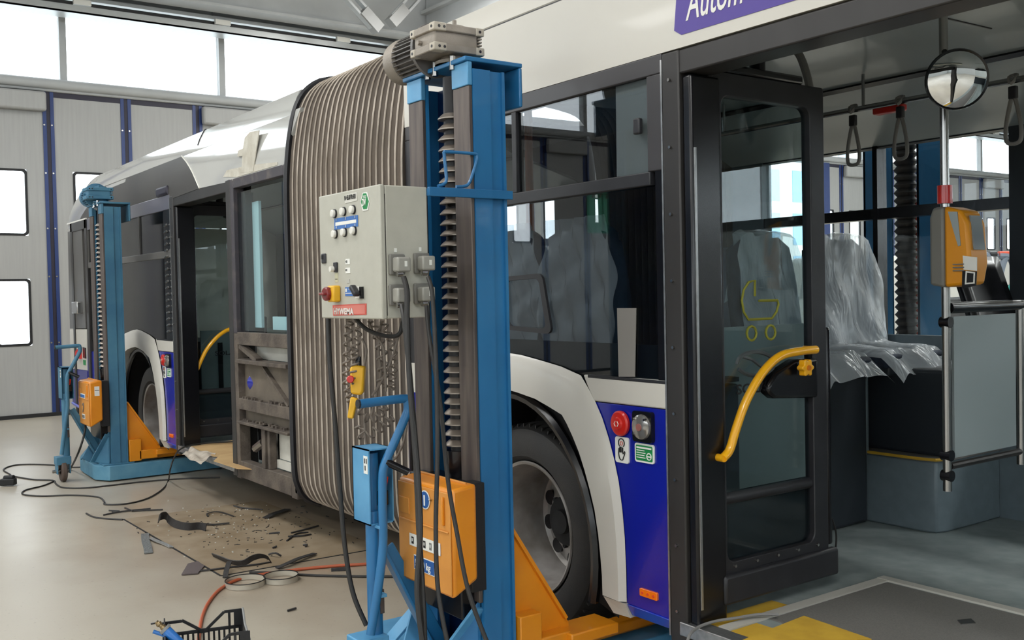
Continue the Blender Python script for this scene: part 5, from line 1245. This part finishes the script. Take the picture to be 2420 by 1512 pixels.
# rack and jack seen low right: forklift and van in the next bay
fkx, fky = AX(2350, 700, -9.6).x, AX(2350, 700, -9.6).y
fl_ = empty('forklift', (fkx, fky, 0), 'grey forklift with rounded overhead guard and orange beacon beyond the bus', 'forklift')
dF = (V((fkx, fky, 1.55))-CAM).dot(FW)
def fp(a, b, o=0): return AD(a, b, dF+o)
for pts, r_ in ((((2318, 700), (2322, 640), (2320, 615), (2312, 603), (2296, 602)), .05), (((2330, 702), (2344, 660), (2343, 625), (2336, 606), (2318, 600)), .06), (((2350, 700), (2363, 650), (2372, 618), (2380, 606)), .06), (((2402, 690), (2398, 650), (2394, 620), (2384, 606), (2360, 604)), .07)):
    MB().tube([fp(*p_) for p_ in pts], r_, 8, smooth_pts=4).build('guard_post', trk, fl_)
for pts in (((2336, 603), (2395, 604)), ((2296, 660), (2358, 659))): MB().tube([fp(*p_) for p_ in pts], .04, 6).build('guard_bar', trk, fl_)
MB().cyl(fp(2360, 601), fp(2386, 601), .06, n=10).build('beacon', orred, fl_); MB().cyl(fp(2338, 601), fp(2354, 601), .06, n=10).build('work_lamp', dk, fl_)
c0 = fp(2345, 712)
MB().obox(V((c0.x, c0.y, .8)), RT, FW, V((0, 0, 1)), .55, .9, .5).build('truck_body', dk, fl_, .05)
MB().obox(fp(2372, 692), RT, FW, V((0, 0, 1)), .10, .2, .14).build('seat', dk, fl_, .03)
for a in (2328, 2372): MB().cyl(V((fp(a, 700).x, fp(a, 700).y-.3, .3)), V((fp(a, 700).x, fp(a, 700).y-.1, .3)), .3, n=24).build('wheel', tyre, fl_)
MB().tube([fp(2334+10*math.cos(t/8*6.283), 682+8*math.sin(t/8*6.283)) for t in range(8)], .02, 6, closed=True).build('steering_wheel', blk, fl_)
hr = empty('hose_reel', fp(2405, 690, -1.0), 'teal hose reel at the right edge beyond the bus window', 'hose reel')
for r_ in (.10, .14, .18): MB().tube([fp(2408, 688, -1.0)+RT*r_*math.cos(t/20*6.283)+UP*r_*math.sin(t/20*6.283) for t in range(20)], .022, 6, closed=True).build('hose_ring', teal, hr)
MB().tube([V((hr.location.x, hr.location.y, 0)), V((hr.location.x, hr.location.y, hr.location.z+.05))], .03, 6).build('reel_stand', dk, hr)
vn = empty('van', (-13.0, 21.5, 0), 'white van with small oval window parked beyond the forklift', 'van')
B('body', whitep, vn, -13.9, -12.2, 17.2, 25, .4, 2.15, .12); B('window', grid, vn, -12.2, -12.18, 20.75, 21.05, 1.72, 2.0, .02)
for yy in (18.8, 23.8): MB().cyl((-12.25, yy, .35), (-12.05, yy, .35), .35, n=24).build('wheel', tyre, vn)
text_sign = empty('wall_sign', AX(2400, 520, XW+.1), 'clear rimmed sign with red print on the far wall', 'sign')
sc_ = AX(2412, 523, XW+.08)
B('sign_plate', glass_f, text_sign, sc_.x, sc_.x+.02, sc_.y-.4, sc_.y+.4, sc_.z-.25, sc_.z+.25, .01); B('sign_print', redi, text_sign, sc_.x+.02, sc_.x+.025, sc_.y-.22, sc_.y+.3, sc_.z-.1, sc_.z+.14)

# ================================================================== ON THE FLOOR
def fzp(pts, h=.006): return [AZ(a, b, h) for a, b in pts]
cab('floor_cable', fzp([(30, 1135), (25, 1122), (8, 1110), (30, 1100), (70, 1097), (128, 1099), (165, 1104), (205, 1103), (260, 1100)]), .007, cable, 'black floor cable looping from the connector block behind the caster', sm=5)
cab('floor_cable', fzp([(35, 1126), (80, 1133), (125, 1135), (132, 1143), (150, 1152), (200, 1153), (260, 1147), (340, 1138), (430, 1131), (520, 1128)]), .007, cable, 'black floor cable running along the foot of the rear lift', sm=5)
cab('floor_cable', fzp([(128, 1137), (100, 1148), (60, 1158), (55, 1168), (100, 1172), (170, 1170), (230, 1174), (246, 1185), (250, 1192), (300, 1190), (350, 1177), (385, 1155), (398, 1135)])+[AD(402, 1110, 8.2), AD(410, 1085, 8.25), AZ(425, 1062, .36), AZ(460, 1050, .365), AZ(520, 1045, .365), AZ(560, 1043, .365)], .0065, cable, 'thin black cable snaking over the floor and up into the rear door', sm=5)
cab('lift_cable', [AD(203, 1000, 8.75), AD(198, 1030, 8.7), AD(185, 1070, 8.72), AZ(166, 1108, .01), AZ(158, 1116, .008)], .009, cable, 'black cable dropping from the orange box of the rear lift')
cab('air_hose', fzp([(950, 1332), (900, 1330), (860, 1333), (780, 1338), (700, 1346), (620, 1357), (560, 1370), (520, 1392), (495, 1420), (480, 1450), (473, 1480), (470, 1505), (468, 1530)], .009), .0085, hose, 'orange air hose curving over the floor to the crate', 'hose')
cab('floor_cable', fzp([(945, 1362), (860, 1362), (760, 1360), (700, 1357), (650, 1353), (590, 1352)], .007), .0075, cable, 'black flat cable under the orange hose', sm=5)
cb_ = empty('connector_block', AZ(20, 1148), 'black cable connector block lying at the left edge of the floor', 'connector')
p = AZ(20, 1148); MB().obox(V((p.x, p.y, .035)), V((.5, .87, 0)), V((-.87, .5, 0)), V((0, 0, 1)), .06, .035, .028).build('block_body', black, cb_, .008)
MB().cyl(V((p.x-.05, p.y-.02, .065)), V((p.x+.02, p.y+.04, .072)), .02, n=12).build('plug', black, cb_, .003)
# covered pit: brown dirty plate between the seams
a_, b_, c_2 = AZ(292, 1227), AZ(522, 1361), AZ(905, 1294)
MB().prism([V((p.x, p.y, .0005)) for p in (a_, b_, c_2, V(a_)+(c_2-b_))], (0, 0, .0015)).build('trim_6', plate_m, None, kind='structure')
# seams of the covered pit
fs = MB()
for a, b in (((292, 1227), (522, 1361)), ((522, 1361), (870, 1300))):
    p, q = AZ(*a), AZ(*b); fs.bar(V((p.x, p.y, .001)), V((q.x, q.y, .001)), .012, .003, (q-p).cross(V((0, 0, 1))).normalized())
tag(fs.build('trim_5', ink, None), kind='structure')
def strip(name, pts, w_, mat, label, t=.005, side=None, h=.005):
    P = [AZ(a, b, hh) for a, b, hh in pts]
    return MB().ribbon(P, w_, t, side=side).build(name, mat, None, label=label, cat='rubber strip' if mat is rubs else 'strip')
def zf6(x, y): return (180+x*.33867, 1000+y*.33862)
def S6(pts): return [(*zf6(x, y), h) for x, y, h in pts]
strip('rubber_strip', S6([(575, 672, .05), (590, 650, .075), (625, 645, .07), (650, 675, .04), (700, 705, .03), (780, 722, .028), (860, 718, .026), (905, 735, .02)]), .055, rubs, 'black rubber strip with a rolled-up left end, largest scrap near the bus', side=V((.25, .1, .95)))
strip('rubber_strip', S6([(770, 700, .01), (860, 700, .015), (960, 705, .01), (1070, 695, .012)]), .022, rubs, 'thin ragged rubber tail right of the rolled-up strip')
strip('foil_strip', S6([(480, 770, .006), (485, 820, .012), (500, 870, .008), (505, 905, .006)]), .05, rubg, 'grey foil strip lying upright in view beside the floor seam')
strip('foil_strip', S6([(515, 798, .006), (560, 820, .014), (610, 838, .01), (665, 865, .006)]), .028, M('silver_foil', (190, 192, 190), .3, metal=.6, bump=.8, bscale=50), 'crumpled silver foil strip lying along the floor seam')
strip('rubber_strip', S6([(955, 922, .01), (1020, 945, .02), (1090, 970, .03), (1170, 972, .05), (1230, 940, .07), (1290, 925, .07), (1340, 940, .04), (1355, 965, .01)]), .04, rubs, 'arched dark rubber strip in front of the floor seam corner', side=V((.3, -.5, .8)))
strip('rubber_strip', S6([(1070, 965, .05), (1050, 1020, .03), (1040, 1075, .006)]), .028, rubs, 'short rubber piece bent down beside the clamp rings')
strip('rubber_strip', S6([(840, 1030, .006), (960, 1018, .008), (1100, 1000, .008), (1250, 985, .008), (1350, 968, .006)]), .016, rubs, 'long thin black strip crossing the floor seam')
strip('rubber_strip', S6([(1400, 1010, .008), (1480, 975, .02), (1560, 940, .02), (1665, 908, .012)]), .035, rubs, 'straight grey-black strip pointing to the bus, right of the arched one')
MB().prism([V(AZ(*zf6(x, y), .004)) for x, y in ((735, 1060), (780, 985), (850, 968), (895, 1000), (850, 1050))], (0, 0, .006)).build('rubber_flap', M('mauve_rubber', (92, 82, 82), .6), None, label='mauve-grey four-sided rubber flap by the floor seam', cat='rubber scrap')
strip('rubber_strip', S6([(1320, 660, .01), (1380, 630, .02), (1440, 610, .015), (1475, 598, .01)]), .05, rubs, 'short wide black strip in the shadow under the bellows')
strip('rubber_strip', S6([(920, 650, .006), (915, 630, .01), (960, 618, .012), (1010, 620, .01), (1060, 635, .006), (1100, 650, .006)]), .012, rubs, 'thin looped rubber cord beyond the rolled-up strip')
for i, (pts, lb) in enumerate((
    ([(190, 640, .006), (320, 615, .008), (520, 595, .006)], 'longest thin black sliver at the far left scrap group'),
    ([(70, 628, .006), (140, 658, .006), (325, 672, .006)], 'bent thin sliver left of the floor seam start'),
    ([(230, 608, .006), (300, 612, .012), (250, 618, .006)], 'small dark scrap on top of the far left slivers'),
    ([(340, 590, .006), (395, 612, .008)], 'tiny sliver crossing the far left group'),
    ([(400, 612, .006), (605, 602, .006)], 'straight sliver ending nearest the rolled-up strip'),
    ([(1470, 820, .006), (1540, 770, .01), (1620, 760, .006)], 'black slivers heap at the right below the bellows'),
    ([(1480, 790, .006), (1570, 785, .01), (1640, 775, .006)], 'flat sliver lying in the right-hand heap'),
    ([(1500, 765, .006), (1600, 740, .008), (1690, 715, .006)], 'long thin wire-like sliver above the right-hand heap'),
    ([(1345, 770, .006), (1420, 762, .01)], 'small dark clump left of the right-hand heap'),
    ([(1370, 870, .006), (1400, 858, .012), (1385, 868, .006)], 'small curled crumb in front of the right-hand heap'),
    ([(1585, 850, .006), (1610, 845, .014), (1600, 862, .006)], 'curled wire scrap right of the small curled crumb'),
    ([(1100, 575, .006), (1160, 590, .01), (1300, 602, .006)], 'dark sliver at the shadow edge under the bus'),
    ([(1475, 1308, .006), (1535, 1290, .008)], 'lone short black sliver on the bare floor near the crate'),
    ([(1345, 915, .01), (1390, 905, .03), (1430, 925, .01)], 'hooked black scrap between the arched and straight strips'),
    ([(1780, 1025, .006), (1880, 1015, .01)], 'small grey scrap beside the orange hose near the trolley'),
)):
    P = [AZ(*zf6(x, y), h) for x, y, h in pts]
    MB().tube(P, .006 if i != 14 else .012, 5, smooth_pts=3).build('rubber_sliver', rubs, None, label=lb, cat='rubber scrap')
cr = MB()
for i in range(170):
    t = random.random(); x, y = random.gauss(1250, 330), random.gauss(720, 110)
    if x < 400 or x > 2000 or y > 1000 or y < 560: continue
    p = AZ(*zf6(x, y), .003); a = random.random()*3.14; l_ = random.choice((.003, .004, .006, .012))*random.uniform(.6, 1.5)
    cr.obox(p, V((math.cos(a), math.sin(a), 0)), V((-math.sin(a), math.cos(a), 0)), V((0, 0, 1)), l_, .003, .002)
tag(cr.build('rubber_crumbs', rubs, None), 'scattered tiny black rubber crumbs on the dirty floor by the bellows', 'crumbs', kind='stuff')
wc = MB()
for i in range(60):
    x, y = random.gauss(1000, 220), random.gauss(720, 90); p = AZ(*zf6(x, y), .003)
    wc.obox(p, V((1, 0, 0)), V((0, 1, 0)), V((0, 0, 1)), .004, .004, .003)
tag(wc.build('white_crumbs', foam, None), 'scattered tiny white foam crumbs among the rubber scraps', 'crumbs', kind='stuff')
for (x, y, r_, lb) in ((1180, 1130, .105, 'left of two pale metal clamp rings on the floor'), (1430, 1098, .092, 'right of two pale metal clamp rings on the floor')):
    c = AZ(*zf6(x, y), .0)
    rg = empty('clamp_ring', c, lb, 'clamp ring', 'clamp rings')
    MB().lathe(c, (0, 0, 1), [(r_, .002), (r_, .030), (r_-.003, .030), (r_-.003, .002)], 48, closed=True).build('ring_band', clampm, rg)
    MB().tube([c+V((r_*math.cos(a), r_*math.sin(a), .032)) for a in [i*6.283/40 for i in range(41)]], .003, 4).build('ring_edge', black, rg)
    MB().obox(c+V((-r_-.005, .0, .016)), V((0, 1, 0)), V((1, 0, 0)), V((0, 0, 1)), .02, .006, .01).build('ring_buckle', steel, rg)
# crate with tool
zt_ = .25
BL, BR = AZ(400, 1500, .19), AZ(572, 1478, .19)
BRt = AZ(575, 1445, .25)
ex = (BR-BL); ex.z = 0; L_ = ex.length; ex.normalize(); ey = V((ex.y, -ex.x, 0))
if ey.dot(V((0, 1, 0))) > 0: ey = -ey
crt = empty('tool_crate', V((BL.x, BL.y, 0))+ex*L_/2+ey*.15, 'black slotted plastic crate at the bottom edge of the picture', 'crate')
O_ = V((BL.x, BL.y, 0))
def cpn(u, v, z): return O_+ex*u+ey*v+V((0, 0, z))
x1 = L_; dpt = .30
# back wall: dips in the middle, tall ends, slotted
def wall(v, name):
    prm = [(-.02, .245), (.05, .245), (.12, .20), (x1-.14, .20), (x1-.07, .262), (x1, .262), (x1, .0), (-.02, .0)]
    mb = MB(); t = ey*.004
    # frame bars
    def bar_(u0, z0, u1, z1, w_): mb.bar(cpn(u0, v, z0), cpn(u1, v, z1), .006, w_, ey)
    bar_(-.02, .24, .05, .24, .012); bar_(.05, .243, .12, .195, .012); bar_(.11, .190, x1-.13, .190, .018); bar_(x1-.14, .195, x1-.07, .257, .012); bar_(x1-.07, .257, x1, .257, .012)
    bar_(x1-.004, .262, x1-.004, 0, .02); bar_(-.016, .245, -.016, 0, .02); bar_(x1-.05, .257, x1-.05, .19, .010); bar_(x1-.13, .19, x1, .19, .014); bar_(x1-.022, .257, x1-.022, .19, .02); bar_(-.02, .19, .12, .19, .014)
    n = 14
    for i in range(n+1):
        u = -.01+(x1)*i/n; bar_(u, .19, u, .02, .0085)
    bar_(-.02, .012, x1, .012, .024); bar_(-.02, .10, x1, .10, .012)
    return mb.build(name, crate_m, crt, .001)
wall(0, 'crate_side'); wall(dpt, 'crate_side')
for u in (x1, -.02):
    mb = MB(); mb.prism([cpn(u, 0, 0), cpn(u, 0, .262), cpn(u, .03, .262), cpn(u, .10, .225), cpn(u, dpt, .225), cpn(u, dpt, 0)], ex*.006); mb.build('crate_end', crate_m, crt, .002)
mb = MB().prism([cpn(-.02, 0, .004), cpn(x1, 0, .004), cpn(x1, dpt, .004), cpn(-.02, dpt, .004)], (0, 0, .006)); mb.build('crate_floor', crate_m, crt)
MB().tube([cpn(x1+.004, .0, .262), cpn(x1+.004, .03, .264), cpn(x1+.004, .10, .228), cpn(x1+.004, dpt, .228)], .005, 6).build('crate_rim', grid, crt)
# pneumatic tool resting on the crate
tl = empty('air_gun', AD(400, 1500, 3.6), 'blue pneumatic gun with brass coupling lying over the crate corner', 'tool')
dT = (cpn(.0, .1, .25)-CAM).dot(FW)
MB().cyl(AD(392, 1488, dT), AD(450, 1545, dT-.05), .020, n=20).build('gun_barrel', toolb, tl)
MB().cyl(AD(388, 1484, dT), AD(393, 1489, dT), .024, n=20).build('gun_collar', grid, tl)
MB().lathe(AD(388, 1484, dT), (AD(365, 1466, dT)-AD(388, 1484, dT)), [(.012, 0), (.012, .010), (.009, .012), (.009, .02), (.012, .022), (.012, .030), (.008, .034), (.009, .040), (0, .042)], 16).build('brass_coupling', brass, tl)
MB().tube([AD(362, 1492, dT+.0), AD(380, 1498, dT), AD(420, 1512, dT-.02), AD(450, 1530, dT-.03)], .008, 8, smooth_pts=3).build('gun_trigger', toolb, tl)
B_ = AD(366, 1475, dT); MB().tube([AD(357, 1474, dT), AD(372, 1471, dT)], .004, 6).build('coupling_pin', blk, tl)
# cable over the front threshold
cab('threshold_cable', [AZ(1840, 1452, .36), AZ(1790, 1452, .36), AZ(1740, 1460, .358), AZ(1690, 1468, .358), AZ(1650, 1482, .355), AZ(1630, 1500, .355), AZ(1622, 1530, .33)], .0055, strapm, 'grey cable lying across the yellow entrance edge')
cab('hanging_wire', [AX(1966, 1225, -2.62), AX(1976, 1260, -2.62), AX(1974, 1300, -2.62), AX(1962, 1340, -2.62)], .004, cable, 'thin wire loop behind the open door leaf')
